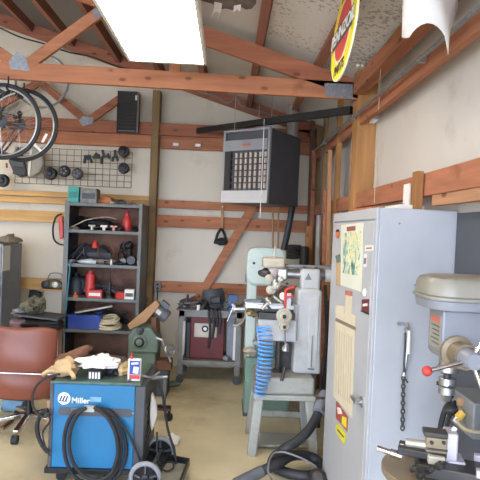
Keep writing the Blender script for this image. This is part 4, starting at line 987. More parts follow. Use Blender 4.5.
m_vise = mat('vise_blue', '#3b5c86', .5, var=.15, dirt='#4d4f52', dirt_amt=.4)
t = thing('bench_vise', 'blue bench vise with chrome handle on the right end of the workbench', 'vise', (p.x, 5.58, zt))
b = MB(); b.lathe((p.x, 5.6, zt), (0, 0, 1), [(.06, 0), (.06, .02), (.04, .03), (.04, .06)], 16); b.build('base', m_vise, t)
b = MB(); b.span((p.x - .035, 5.53, zt + .05), (p.x + .035, 5.7, zt + .1)); b.span((p.x - .05, 5.6, zt + .09), (p.x + .05, 5.63, zt + .165)); b.build('body', m_vise, t, .008)
b = MB(); b.span((p.x - .05, 5.53, zt + .09), (p.x + .05, 5.56, zt + .165)); b.build('jaw', m_vise, t, .006)
b = MB(); b.cyl((p.x, 5.53, zt + .07), (p.x, 5.44, zt + .07), .015, n=12); b.build('screw', m_steel, t)
b = MB(); u = at(227.5, 321, Y=5.43); v = at(235, 303, Y=5.43); b.cyl(u, v, .007, n=8); b.sph(u, .011); b.sph(v, .011); b.build('handle', m_chrome, t)
for k, (c, yy, d, m, lab) in enumerate((((187), 5.62, (.17, .16, .1), m_darkgrey, 'dark tools heaped at the left end of the workbench'), (196, 5.68, (.17, .16, .13), m_brown, 'brown rusty tools on the workbench left of the helmet'), (203, 5.58, (.14, .12, .09), m_blackm, 'black tools beside the helmet on the workbench'), (226, 5.7, (.1, .12, .09), m_midgrey, 'grey hardware between helmet and vise on the workbench'))):
    x_ = at(c, 305, Y=yy).x; o = MB().lump((x_, yy, zt + d[2] * .38), d, amp=.45, seed=120 + k, n=18, m=10, freq=5).build('tool_heap', m); tag(o, lab, 'tools', kind=None)
for k, (u, v, lab) in enumerate((((182, 303), (205, 300), 'grey wrench lying over the tools on the workbench, upper one'), ((185, 309), (211, 304), 'steel wrench lying in front of the tools on the workbench'))):
    a_ = at(*u, Y=5.55); c_ = at(*v, Y=5.6)
    b = MB(); b.bar((a_.x, 5.52 + .03 * k, zt + .055 - .035 * k), (c_.x, 5.6, zt + .075 - .045 * k), .02, .008); b.cyl((a_.x, 5.52 + .03 * k, zt + .05 - .035 * k), (a_.x, 5.52 + .03 * k, zt + .062 - .035 * k), .022, n=12); o = b.build('wrench', m_midgrey); tag(o, lab, 'wrench')
x_ = at(198.5, 309, Y=5.5).x; o = MB().lathe((x_, 5.49, zt), (0, 0, 1), [(.018, 0), (.02, .045), (.018, .05)], 14).build('paper_cup', m_white); tag(o, 'tiny white cup at the front edge of the workbench', 'cup')
x_ = at(246, 300, Y=5.8).x
o = MB().tube([(x_ - .06, 5.85, zt + .015), (x_ - .02, 5.85, zt + .05), (x_, 5.85, zt + .09)], .012, 8).build('steel_pipe', m_steel); tag(o, 'short bent steel pipe at the back right of the workbench', 'pipe')
# mallet on board
p = at(222.5, 207, Y=6.06)
t = thing('hanging_tool', 'black looped tool hanging on a tan strap below the heater', 'hanging tool', (p.x, 6.07, at(221, 244, Y=6.05).z))
b = MB(); b.bar(p, at(221.8, 229, Y=6.06), .03, .015, up=(0, 1, 0)); b.build('strap', m_cardb, t, .003)
b = MB(); q = at(221, 237, Y=6.06); b.tube([q + Vector((-.055, 0, -.05)), q + Vector((-.045, 0, .02)), q + Vector((-.01, 0, .085)), q + Vector((.012, 0, .085)), q + Vector((.045, 0, .02)), q + Vector((.05, 0, -.05))], .017, 8); b.build('loop', m_black, t)
b = MB(); b.lump(q + Vector((0, -.01, -.055)), (.17, .07, .085), amp=.22, seed=130, flat=False); b.build('head', m_rubber, t)
b = MB(); b.cyl(p + Vector((0, -.015, .005)), p + Vector((0, .04, .005)), .006, n=8); b.build('nail', m_steel, t)

# ------------------------------------------------------------------ unit heater
K = at(267, 203, Y=4.9); zb = K.z; ztp = at(270.5, 127, Y=4.9).z
u = Vector((-.815, .58, 0)); v = Vector((.58, .815, 0)); wF, wS = .535, .62
m_hblk = mat('heater_black', '#44464a', .45, metal=.2, var=.1); m_hgrey = mat('heater_grey', '#8d8f93', .4, metal=.2, var=.06)
t = thing('unit_heater', 'dark grey gas unit heater hung from the roof with silver front panels', 'heater', (K.x, 4.9, zb))
def Hp(a, c, z): return Vector((K.x, 4.9, z)) + u * a + v * c
def hbox(b, a0, a1, c0, c1, z0, z1): b.prism([Hp(a0, c0, z0), Hp(a1, c0, z0), Hp(a1, c1, z0), Hp(a0, c1, z0)], (0, 0, z1 - z0))
H = ztp - zb
b = MB(); hbox(b, 0, wF, .03, wS, zb, ztp); b.build('housing', m_hblk, t, .006)
b = MB(); hbox(b, 0, .02, 0, .03, zb, ztp); hbox(b, wF - .02, wF, 0, .03, zb, ztp); hbox(b, 0, wF, 0, .03, ztp - .02, ztp); b.build('front_frame', m_hgrey, t, .003)
b = MB(); hbox(b, .0, wF, -.01, .03, zb, zb + .17 * H); b.build('lower_panel', mat('bright_panel', '#b4b5b8', .35, metal=.4, var=.04), t, .004)
b = MB(); b.prism([Hp(.02, -.005, ztp - .14 * H), Hp(.02, .02, ztp - .15 * H), Hp(.02, .03, ztp - .29 * H), Hp(.02, -.015, ztp - .29 * H)], u * (wF - .04)); up = b.build('upper_panel', m_hgrey, t, .003)
b = MB(); pts = [Hp(.30 - .012 * i, -.016, ztp - .215 * H + .008 * sin(i * 2.3)) for i in range(9)]; b.tube(pts, .006, 5, sub=3); b.build('badge', mat('badge_orange', '#d9622f', .5), up)
b = MB()
for k in range(7):
    a_ = .05 + .056 * k; b.cyl(Hp(a_, .02, zb + .18 * H), Hp(a_, .02, ztp - .3 * H), .013, n=8)
b.build('grille', mat('fin_pale', '#b9a798', .5, var=.2), t)
b = MB()
for k in range(7):
    z = zb + .19 * H + (.5 * H) * k / 6; b.bar(Hp(.02, -.0, z), Hp(.43, -.0, z), .004, .012)
b.build('louvre', m_hblk, t)
b = MB(); hbox(b, .44, wF - .02, .0, .03, zb + .17 * H, ztp - .29 * H); b.build('control_bay', m_blackm, t)
for (a_, c_) in ((.05, .1), (.48, .1), (.05, .55), (.48, .55)):
    b = MB(); q = Hp(a_, c_, ztp); b.cyl(q, (q.x, q.y, 3.12 - .3 * q.x), .0035, n=6); b.build('hanging_rod', m_steel, t)
s0 = at(264.5, 112, Y=4.85); s1 = at(264, 205, Y=4.85)
o = MB().cyl((s0.x, 4.84, s1.z - .12), (s0.x, 4.84, 2.69), .0035, n=5).build('pull_cord', m_white); tag(o, 'thin white pull cord hanging in front of the heater', 'cord')
# rail
a_ = at(198, 131, Y=5.98); c_ = at(354, 106.5, Y=4.02)
o = MB().bar(a_, (.945, 4.14, c_.z), .05, .062).build('steel_rail', m_blackm, None, .004); tag(o, 'black steel rail crossing above the heater from back wall to post', 'rail')
# flue
fx = Hp(.12, wS + .03, 0)
t = thing('flue_pipe', 'pale grey flue pipe rising behind the heater to the roof', 'pipe', (fx.x, fx.y, zb + .25))
b = MB(); q = Vector((fx.x + .0, fx.y, 0)); b.cyl((q.x, q.y, zb + .25), (q.x, q.y, 3.18 - .3 * q.x), .06, n=20); b.build('pipe', mat('flue_grey', '#8f8a84', .5, metal=.2, var=.2), t)
b = MB(); b.cyl((q.x, q.y, 2.42), (q.x, q.y, 2.46), .066, n=20); b.build('collar', m_galv, t); b = MB(); b.cyl((q.x - .1, q.y - .1, zb + .3), (q.x, q.y, zb + .3), .055, n=16); b.build('elbow', m_galv, t)
# ------------------------------------------------------------------ right half
m_mill = mat('mill_grey', '#b5b6b4', .45, var=.06, dirt='#93928c', dirt_amt=.4)
m_cast = mat('cast_cream', '#b3ac9a', .5, var=.14, dirt='#7f786a', dirt_amt=.4)
m_stand = mat('stand_grey', '#96978e', .55, var=.1, dirt='#6f6a5c', dirt_amt=.42)
m_mint = mat('mint_enamel', '#b2c1ba', .4, var=.05, dirt='#8ba399', dirt_amt=.36)
m_dgreen = mat('bandsaw_green', '#6f8d80', .45, var=.08, dirt='#5d7469', dirt_amt=.38)
m_lock = mat('locker_paint', '#aeb1b5', .42, metal=.05, var=.04, dirt='#92969a', dirt_amt=.34, dscale=1.6)
m_oil = mat('oily_iron', '#3f3d3b', .45, metal=.4, var=.3)
m_brass2 = mat('dull_brass', '#7a6c4e', .45, metal=.4, var=.3)
m_vac = mat('vacuum_hose', '#25272a', .55, var=.2, scale=20)

# --- upright bandsaw behind the mill
Yb = 4.62
def B(x, y, Y=Yb): return at(x, y, Y=Y)
t = thing('bandsaw', 'pale mint green upright bandsaw behind the milling machine', 'bandsaw', (B(262, 420).x, Yb + .2, 0))
def rounded(x0, x1, z0, z1, r, n=6):
    o = []
    for cx_, cz_, a0 in ((x1 - r, z1 - r, 0), (x0 + r, z1 - r, 90), (x0 + r, z0 + r, 180), (x1 - r, z0 + r, 270)):
        for k in range(n + 1): an = radians(a0 + 90 * k / n); o.append((cx_ + r * cos(an), cz_ + r * sin(an)))
    return o
x0, x1 = B(247, 266).x, B(285, 266).x; z0, z1 = B(266, 286).z, B(266, 248).z
b = MB(); b.prism([(x, Yb, z) for x, z in rounded(x0, x1, z0, z1, .075)], (0, .16, 0)); b.build('wheel_housing', m_mint, t, .012, seg=3)
b = MB(); b.prism([(x, Yb - .012, z) for x, z in rounded(x0 + .015, x1 - .015, z0 + .015, z1 - .015, .065)], (0, .012, 0)); b.build('wheel_cover', m_mint, t, .006)
b = MB(); b.cyl((x0 + .06, Yb - .02, z0 + .2), (x0 + .06, Yb - .012, z0 + .2), .012, n=12); b.build('knob', m_black, t)
b = MB(); b.span((x0 - .012, Yb + .04, z0 + .02), (x0 + .004, Yb + .09, z0 + .09)); b.build('latch', m_midgrey, t, .003)
zc0 = B(250, 357).z
b = MB(); b.span((x0 + .01, Yb + .02, zc0 - .02), (x0 + .1, Yb + .14, z0 + .05)); b.build('column', m_mint, t, .01)
cx0, cx1 = B(244, 400).x, B(289, 400).x
b = MB(); b.span((cx0, Yb - .02, .02), (cx1, Yb + .36, zc0)); b.build('cabinet_base', m_dgreen, t, .008)
b = MB(); b.span((cx0 - .006, Yb - .026, 0), (cx1 + .006, Yb + .366, .03)); b.build('plinth', m_darkgrey, t)
b = MB(); b.span((cx0 + .02, Yb - .028, .06), (cx1 - .02, Yb - .018, zc0 - .2)); b.build('door', m_dgreen, t, .003)
zt_ = B(262, 340).z
b = MB(); b.span((x0 + .08, Yb - .08, zt_ - .03), (x1 + .06, Yb + .26, zt_)); b.build('table', m_steel, t, .003)
b = MB(); b.span((x0 + .1, Yb, zc0), (x1 - .05, Yb + .15, zt_ - .03)); b.build('table_support', m_dgreen, t, .01)
b = MB(); b.lump((x0 + .05, Yb - .02, zc0 + .05), (.1, .1, .09), amp=.3, seed=140); b.build('guide_block', m_cast, t)
b = MB(); b.span((x1 - .05, Yb + .05, zt_), (x1 - .045, Yb + .07, z0 + .02)); b.build('blade', m_steel, t)

# --- milling machine
FYm = 3.81; BYm = 4.2; XL, XR = .25, .69; zs = .448; zm = .575
t = thing('milling_machine', 'light grey milling machine on a four legged stand left of the locker', 'milling machine', ((XL + XR) / 2, 4.0, 0))
for (xx, yy, dx, dy) in ((XL, FYm, -.02, -.03), (XR, FYm, .02, -.03), (XL, BYm, -.02, .02), (XR, BYm, .02, .02)):
    b = MB(); a_ = Vector((xx + (.035 if dx < 0 else -.035), yy + (.03 if dy < 0 else -.03), zs)); c_ = Vector((xx + dx * .5, yy + dy * .5, 0))
    b.bar(a_, c_, .07, .055, up=(0, 1, 0)); lg = b.build('leg', m_stand, t, .01)
b = MB(); b.span((XL + .02, BYm - .02, .15), (XR - .02, BYm, .2)); b.build('brace', m_stand, t, .004)
b = MB(); b.span((XL + .02, FYm + .1, .02), (XR - .02, BYm - .05, .035)); b.build('stand_tray', m_stand, t)
b = MB(); b.span((XL - .01, FYm - .01, zs - .04), (XR + .01, BYm + .01, zs)); b.build('stand_lip', m_stand, t, .006)
b = MB(); b.span((XL, FYm, zs), (XR, BYm, zm)); b.build('base', m_stand, t, .02, seg=3)
xc0, xc1 = at(295.5, 340, Y=3.93).x, at(319.5, 340, Y=3.93).x; zc1 = at(308, 289, Y=3.93).z; zh = at(308, 269, Y=3.95).z
b = MB()
b.prism([(xc0 - .012, 3.93, zm), (xc1 + .02, 3.93, zm), (xc1 + .005, 3.93, zc1 - .02), (xc1 - .01, 3.93, zc1), (xc0 + .01, 3.93, zc1), (xc0, 3.93, zc1 - .03)], (0, .2, 0)); b.build('column', m_mill, t, .022, seg=3)
b = MB(); b.span((xc0 + .095, 3.922, zm + .04), (xc1 - .015, 3.932, zc1 - .05)); b.build('column_cover', m_mill, t, .006)
b = MB(); b.bar((xc0 + .125, 3.915, zm + .3), (xc0 + .125, 3.915, zm + .06), .008, .006); b.bar((xc0 + .1, 3.912, zm + .05), (xc0 + .15, 3.912, zm + .045), .014, .012); b.build('latch', m_midgrey, t)
b = MB(); b.span((xc0 + .025, 3.94, zc1 - .01), (xc1 - .01, 4.12, zh)); b.build('overarm_clamp', m_mill, t, .02, seg=3)
zx = at(300, 274.5, Y=4.0).z
for nm, yy, zz, r, xa_, xb_, mm in (('overarm', 4.02, zx, .037, at(283, 275, Y=4.02).x, .9, m_steel), ('overarm_rod', 4.02, at(300, 266.5, Y=4.02).z, .0145, at(284, 266, Y=4.02).x, .95, m_midgrey)):
    b = MB(); b.cyl((xa_, yy, zz), (xb_, yy, zz), r, n=20); b.build(nm, mm, t)
ox = at(327.5, 275, Y=4.02).x; b = MB(); b.cyl((ox - .02, 4.02, zx), (ox + .02, 4.02, zx), .05, n=20); b.build('overarm_collar', m_mill, t)
pb = at(308.5, 277, Y=3.93); b = MB(); b.prism([(pb.x - .026, 3.934, pb.z - .022), (pb.x + .026, 3.934, pb.z - .022), (pb.x, 3.934, pb.z + .028)], (0, .008, 0)); b.build('badge', m_midgrey, t)
for k in (-1, 1): b = MB(); q = Vector(((xc0 + xc1) / 2 + .008 + k * .045, 4.0, zh)); b.cyl(q, q + Vector((0, 0, .016)), .013, n=6); b.build('bolt', m_darkgrey, t)
# spindle head on the end of the overarm
hx = at(273.5, 262, Y=4.0).x
def Z(y, Y=4.0): return at(274, y, Y=Y).z
b = MB(); b.span((hx - .085, 3.94, Z(268)), (hx + .085, 4.1, Z(257.5))); b.build('head_cap', m_cast, t, .02, seg=3)
b = MB(); b.lathe((hx + .01, 4.02, Z(258)), (0, 0, 1), [(.03, 0), (.03, .01), (.006, .015), (.006, .095)], 12); b.build('drawbar', m_gold, t)
b = MB(); b.lathe((hx - .005, 4.02, Z(279)), (0, 0, 1), [(.035, 0), (.055, .02), (.06, .05), (.06, Z(268) - Z(279))], 20); b.build('spindle_housing', mat('pinkish_cast', '#b6aaa4', .5, var=.12), t)
b = MB(); b.span((hx + .03, 3.96, Z(280)), (hx + .11, 4.08, Z(267))); b.build('gear_case', m_steel, t, .015)
for (x_, y_, r) in ((269, 278.5, .03), (281, 279.5, .024), (270.5, 290, .032), (277, 286, .028)):
    p = at(x_, y_, Y=3.92); b = MB(); b.lathe((p.x, 3.98, p.z), (0, -1, 0), [(r * .6, 0), (r * .6, .03), (r, .035), (r, .06), (r * .5, .065), (r * .4, .08)], 18); b.build('feed_knob', m_cast if r > .029 else m_gold, t)
b = MB(); b.lathe((hx + .02, 4.02, Z(297)), (0, 0, 1), [(.012, 0), (.026, .015), (.03, .04), (.03, Z(279) - Z(297))], 16); b.build('chuck', m_steel, t)
b = MB(); u = at(265, 273, Y=3.97); b.lump(u, (.09, .07, .07), amp=.25, seed=150, flat=False); b.build('terminal', m_oil, t)
# knee, saddle, table
zk1 = Z(319, 3.9); zk0 = Z(341, 3.9); xk0 = at(257.5, 330, Y=3.9).x
b = MB(); b.span((xk0, 3.88, zk0), (xc0, 4.1, zk1)); b.build('knee', m_mill, t, .012, seg=3)
b = MB(); b.span((xc0 - .05, 3.92, zk0 + .0), (xc0 + .01, 4.06, Z(302))); b.build('knee_slide', m_mill, t, .006)
b = MB(); b.span((xk0 + .0, 3.86, zk1), (xc0 - .02, 4.08, Z(312, 3.9))); b.build('saddle', m_oil, t, .006)
xt0 = at(245, 305, Y=3.9).x
b = MB(); b.span((xt0, 3.86, Z(309, 3.88)), (xc0 - .03, 4.08, Z(304.5, 3.88)))
b.build('table', m_steel, t, .004)
b = MB(); b.span((xt0 + .06, 3.88, Z(312, 3.88)), (xc0 - .03, 4.07, Z(309, 3.88))); b.build('table_bed', m_oil, t, .003)
b = MB(); b.lump(at(253, 312, Y=3.9), (.1, .08, .07), amp=.4, seed=220, flat=False, freq=5); b.build('stop_block', m_brass2, t)
b = MB(); b.cyl(at(262, 309, Y=3.84), at(268, 303, Y=3.84), .012, n=10); b.build('table_lock', m_gold, t)
for k in range(3): b = MB(); b.span((xt0, 3.885 + .06 * k, Z(304.5, 3.88)), (xc0 - .03, 3.91 + .06 * k, Z(304.5, 3.88) + .006)); b.build('table_rail', m_steel, t)
b = MB(); e = at(241, 310, Y=3.9); b.cyl((xt0, 3.95, e.z), (xt0 - .07, 3.95, e.z), .018, n=12); b.cyl((xt0 - .07, 3.95, e.z), (xt0 - .085, 3.95, e.z), .045, n=20); b.build('table_crank', m_steel, t)
for cc, r, nm in (((284.3, 316.5), .058, 'handwheel'), ((284.3, 327), .045, 'knee_wheel')):
    p = at(*cc, Y=3.82); b = MB(); b.lathe((p.x, 3.89, p.z), (0, -1, 0), [(r * .4, 0), (r * .4, .03), (r, .035), (r, .055), (r * .8, .06), (r * .7, .05), (r * .35, .055), (r * .3, .075)], 28); hw = b.build(nm, m_cast, t)
    b = MB(); b.cyl((p.x, 3.82, p.z), (p.x, 3.806, p.z), r * .25, n=14); b.build('hub', m_black, hw)
p = at(284.8, 330, Y=3.82); q = at(285, 343, Y=3.82); b = MB(); b.cyl(p, q, .006, n=8); b.build('feed_shaft', m_midgrey, t)
p = at(285, 348, Y=3.82); b = MB(); b.lathe(p + Vector((0, 0, -.03)), (.2, 0, 1), [(.012, 0), (.03, .012), (.026, .035), (.01, .065)], 12); b.build('crank_handle', m_steel, t)
xj = at(278, 360, Y=4.0).x
b = MB(); b.lathe((xj, 3.98, zm), (0, 0, 1), [(.05, 0), (.05, .012), (.025, .03), (.025, zk0 - zm)], 18); b.build('knee_screw', m_oil, t)
b = MB(); p = at(285, 367, Y=3.83); q = at(281.5, 381, Y=3.8); b.cyl(p, q, .012, n=10); b.build('lever', m_oil, t); 
b = MB(); b.span((xc0 - .08, 4.06, zm), (xc0 - .01, 4.14, zk0)); b.build('way_cover', m_oil, t)
# work on the table: angled vice and red clamp
vz = Z(304.5, 3.88) + .006
t = thing('machine_vise', 'grey angled machine vise on the milling machine table', 'vise', (at(272, 303, Y=3.93).x, 3.95, vz))
b = MB()
for k in range(4):
    u = at(262 + 4 * k, 299 - .5 * k, Y=3.87); v = at(271 + 4 * k, 313 - 2.0 * k, Y=3.87); b = MB(); b.bar(u + Vector((0, .03 * k, 0)), v + Vector((0, .03 * k, .02)), .05, .018, up=(1, 0, .6)); b.build('jaw' if k % 2 else 'slide', m_gold if k % 2 else m_oil, t, .003)
p0 = [at(*c, Y=3.85) for c in ((285, 311), (285.5, 293), (288, 289), (294.5, 287))]
t = thing('bar_clamp', 'red frame clamp on the milling machine table beside the column', 'clamp', (p0[0].x, 3.85, p0[0].z))
b = MB(); b.tube(p0, .01, 8); b.bar(at(285, 298, Y=3.85), at(293, 296, Y=3.85), .016, .016); b.build('frame', m_red, t)
b = MB(); b.bar(at(289, 293, Y=3.86), at(288.5, 309, Y=3.86), .035, .02, up=(0, 1, 0)); b.build('jaw', m_mill, t, .003)
b = MB(); b.bar(at(291, 296, Y=3.89), at(291, 308, Y=3.89), .02, .02, up=(0, 1, 0)); b.build('screw', m_bluep, t, .003)
p = at(273, 283, Y=3.88); t = thing('dial_gauge', 'small steel rods and gauge leaning between spindle and column', 'gauge', (p.x + .05, 3.9, p.z - .06))
b = MB(); b.cyl(at(281, 283, Y=3.9), at(292, 288, Y=3.9), .012, n=8); b.build('rod', m_steel, t)
b = MB(); b.cyl(at(279, 290, Y=3.9), at(288, 283, Y=3.9), .01, n=8); b.build('arm', m_oil, t); b = MB(); b.cyl(at(283, 296, Y=3.9), at(283, 296, Y=3.9) + Vector((0, -.02, 0)), .028, n=18); b.build('dial', m_white, t)
o = MB().lump(at(254, 302, Y=4.25) + Vector((0, 0, -.0)), (.14, .1, .05), amp=.3, seed=151, flat=False)
o = o.build('steel_fitting', m_steel); tag(o, 'grey fitting at the far end of the milling table', 'fitting')
p = at(247, 291, Y=5.2); 
# blue coiled air hose
pts = []
n = 17
for i in range(n * 10 + 1):
    f = i / (n * 10); an = 2 * pi * i / 10
    c0 = at(264 + 1.5 * sin(f * 5) + (-3 if f > .75 else 0) * (f - .75) * 4, 327 + 69 * f, Y=3.76)
    r = .052 * (1 - .35 * max(0, f - .7) / .3)
    pts.append(c0 + Vector((r * cos(an), r * .6 * sin(an), 0)))
pts = [at(258, 326, Y=3.76), at(256.5, 331, Y=3.76)] + pts
o = MB().sweep(pts, .0062, 6).build('air_hose', mat('hose_blue', '#5a9be4', .4, var=.08)); tag(o, 'bright blue coiled air hose hanging left of the milling machine knee', 'hose')

# --- shop vacuum hose on the floor
def fl(x, y, z=.04): return at(x, y, Z=z)
pts = [at(321, 398, Y=3.72), at(320, 408, Y=3.68), at(315, 420, Y=3.62), at(307, 432, Y=3.55), at(296, 442, Y=3.5), at(283, 450, Y=3.48), fl(273, 459, .06), fl(274, 467, .04), fl(288, 473, .04), fl(306, 476, .04), fl(319, 472, .04), fl(320, 463, .05), fl(308, 456, .08), fl(292, 456, .11), fl(277, 464, .115), fl(260, 472, .08), fl(246, 479, .05), fl(236, 484, .04)]
t = thing('vacuum_hose', 'thick black ribbed vacuum hose coiled on the floor by the milling machine', 'hose', fl(290, 465, 0))
sp = spline(pts, 10)
b = MB(); k_ = len(sp)
b.sweep(spline(pts, 26), .034, 10, taper=None)
b.build('hose', m_vac, t)
b = MB(); b.sweep(spline([at(325, 394, Y=3.78), at(323, 399, Y=3.74), at(320, 406, Y=3.68), at(318, 412, Y=3.64)], 6), .041, 12); b.build('cuff', mat('cuff_grey', '#73747c', .55), t)
b = MB(); b.sweep([fl(262, 471, .085), fl(250, 477, .06), fl(236, 484, .045)], .038, 14); b.build('wand', mat('wand_grey', '#5a5d63', .35, var=.15), t)
o = MB().tube([fl(272, 480, .09), fl(268, 470, .16), at(272, 455, Y=3.42), at(282, 452, Y=3.4), fl(296, 456, .18), fl(312, 464, .13), fl(322, 474, .05)], .0065, 6).build('floor_cable', m_midgrey); tag(o, 'thin grey cable looped over the vacuum hose on the floor', 'cable')
o = MB().lump(fl(319, 478, .06), (.14, .14, .13), amp=.15, seed=160).build('dark_canister', m_oil); o.location.z = 0; tag(o, 'dark lump at the foot of the locker beside the vacuum hose', 'lump')
p = at(305, 404, Y=4.25); o = MB().lathe((p.x, 4.24, p.z - .02), (0, -1, 0), [(.045, 0), (.05, .03), (.03, .05)], 18).build('black_plug', m_black); 
tag(o, 'round black plug on the green cabinet seen under the mill stand', 'plug'); o.location.y = 4.58

# --- locker
LXF = .702; Y0, Y1 = 2.45, 3.47; LZ = 1.787
def L(px_, py_, dx=0): q = at(px_, py_, X=LXF); return Vector((LXF - dx, q.y, q.z))
t = thing('locker', 'tall grey steel locker with stickers and notices on its door', 'locker', (.89, (Y0 + Y1) / 2, 0))
b = MB(); b.span((LXF + .012, Y0, .04), (WX - .005, Y1, LZ)); b.build('body', m_lock, t, .008)
b = MB(); b.span((LXF + .03, Y0 + .03, 0), (WX - .02, Y1 - .03, .04)); b.build('plinth', m_darkgrey, t)
b = MB(); b.span((LXF, Y0, LZ - .055), (LXF + .014, Y1, LZ)); b.build('top_rail', m_lock, t, .003)
b = MB(); b.span((LXF, Y0 + .045, .08), (LXF + .014, Y1 - .025, LZ - .062)); dr = b.build('door', m_lock, t, .003)
b = MB(); b.span((LXF + .001, Y0, .04), (LXF + .014, Y0 + .042, LZ - .05)); b.build('door_frame', m_lock, t, .003)
b = MB(); b.span((LXF + .001, Y1 - .022, .04), (LXF + .014, Y1, LZ - .05)); b.build('door_frame', m_lock, t, .003)
h = L(362, 402); b = MB(); b.bar((LXF - .03, h.y - .02, h.z), (LXF - .03, h.y + .09, h.z), .018, .016); b.cyl((LXF, h.y, h.z), (LXF - .032, h.y, h.z), .013, n=12); b.build('handle', m_steel, dr, .003)
b = MB(); b.cyl((LXF, h.y, h.z - .0), (LXF - .006, h.y, h.z), .028, n=18); b.build('escutcheon', m_steel, dr)
def sticker(name, pts, m, dx=.0015, par=None):
    b = MB(); ps = [L(*c, dx) for c in pts]; b.prism(ps, (-.0015, 0, 0)); return b.build(name, m, par or dr)
# poster paper + colourful picture field
def poster_mat():
    m = bpy.data.materials.new('poster_picture'); m.use_nodes = True; nt = m.node_tree; N = nt.nodes; Lk = nt.links; b = N['Principled BSDF']
    tc = N.new('ShaderNodeTexCoord'); nz = N.new('ShaderNodeTexNoise'); nz.inputs['Scale'].default_value = 14; nz.inputs['Detail'].default_value = 3; nz.inputs['Distortion'].default_value = 1.2
    Lk.new(tc.outputs['Object'], nz.inputs['Vector']); rp = N.new('ShaderNodeValToRGB'); rp.color_ramp.interpolation = 'CONSTANT'
    cs = [(0, '#3d6f73'), (.38, '#7fa9a0'), (.46, '#c9d3b4'), (.54, '#e0dcb0'), (.60, '#d9c97e'), (.68, '#4f7f62')]
    rp.color_ramp.elements[0].position = 0; rp.color_ramp.elements[0].color = lin(cs[0][1]); rp.color_ramp.elements[1].position = cs[1][0]; rp.color_ramp.elements[1].color = lin(cs[1][1])
    for p_, c_ in cs[2:]: e = rp.color_ramp.elements.new(p_); e.color = lin(c_)
    Lk.new(nz.outputs['Fac'], rp.inputs['Fac']); Lk.new(rp.outputs['Color'], b.inputs['Base Color']); b.inputs['Roughness'].default_value = .4
    return m
po = sticker('poster', [(341.5, 225), (364.3, 222.5), (362, 292), (341, 285)], mat('poster_paper', '#d3d7c6', .4, var=.04))
sticker('poster_picture', [(344, 233), (361.5, 231), (360, 276), (343.5, 273)], poster_mat(), .003, dr)
sticker('poster_heading', [(347.5, 227), (356, 226), (356, 230.5), (347.5, 231.5)], mat('heading_brown', '#8a4f48', .5), .003, dr)
sticker('name_label', [(365.5, 245.5), (374, 245), (374, 250.5), (365.5, 251)], m_paper)
sticker('label_print', [(367, 247.6), (372.3, 247.2), (372.3, 248.8), (367, 249.2)], m_midgrey, .003)
sticker('strip_sticker', [(364.5, 254), (367.5, 253.8), (366.8, 267), (364, 267)], m_paper)
sticker('strip_print', [(364.8, 258), (367, 258), (366.4, 264), (364.4, 264)], mat('strip_blue', '#6d6478', .5), .003)
sticker('round_sticker', [(336, 231), (338, 229.5), (340, 231), (340, 236), (338, 238.5), (336, 237)], mat('sticker_orange', '#c2703a', .4))
sticker('round_sticker_print', [(336.7, 229.8), (339.2, 229.2), (339.4, 231.6), (336.5, 232.2)], m_black, .003)
sticker('wood_stick', [(336.6, 258), (341.2, 262), (341, 286), (336.5, 285)], mat('tan_stick', '#b99b77', .6), .002)
sticker('leaf_sticker', [(336, 256), (340.5, 254), (341.5, 262), (337.5, 263)], m_green, .004)
sticker('notice', [(336.2, 305), (344, 306), (345, 316), (346.5, 294), (352.5, 296), (352, 314), (356, 316), (352.6, 418), (333.6, 396)], mat('notice_beige', '#cfc5ac', .6, var=.05, scale=20))
sticker('notice_stripe', [(336.3, 318), (337, 318), (356, 327), (356, 330.5), (336, 321)], mat('stripe_brown', '#807461', .6), .003)
for k in range(7): sticker('notice_lines', [(337.5 + 2.4 * k, 330 + 1.2 * k), (338.1 + 2.4 * k, 330 + 1.2 * k), (336.8 + 2.3 * k, 392 + 2 * k), (336.2 + 2.3 * k, 392 + 2 * k)], mat('print_tan', '#b9ad93', .6), .003)
sticker('red_tab', [(346, 290.5), (353, 291.5), (352.6, 296), (346, 295)], mat('tab_red', '#bb6a5d', .5), .004)
sticker('red_sticker', [(362.3, 299.5), (369.3, 299), (369.3, 313), (362, 309.5)], m_redm)
sticker('red_sticker_print', [(363.5, 304), (368.3, 303.2), (368.2, 306), (363.4, 306.6)], m_paper, .003)
sticker('red_sticker_border', [(361.6, 309.8), (369.6, 313), (369.4, 315), (361.4, 311.5)], m_black, .003)
b = MB(); q = L(365.5, 292.5); b.lathe((LXF - .001, q.y, q.z), (-1, 0, 0), [(.02, 0), (.02, .006), (.012, .012)], 16); b.build('magnet', m_white, dr)
sticker('warning_sticker', [(336.4, 401), (338, 402), (348.3, 417), (347.6, 432), (343.6, 427), (336.3, 418)], mat('sticker_red', '#a2433a', .5))
sticker('warning_sticker_face', [(337.6, 407), (341, 408), (343, 414), (338.5, 414)], m_paper, .003)
sticker('warning_sticker_spot', [(343, 416), (347.4, 418), (347, 428), (342.5, 424)], mat('sticker_yellow', '#d8cf2c', .5), .004)
sticker('yellow_sticker', [(336, 424.5), (339, 424.5), (346.3, 434), (345, 444.5), (342.8, 442), (336, 431.5)], MATS['sticker_yellow'])
sticker('yellow_sticker_print', [(338, 428.5), (344.5, 436.5), (344.2, 438), (338, 430.5)], m_darkgrey, .003)
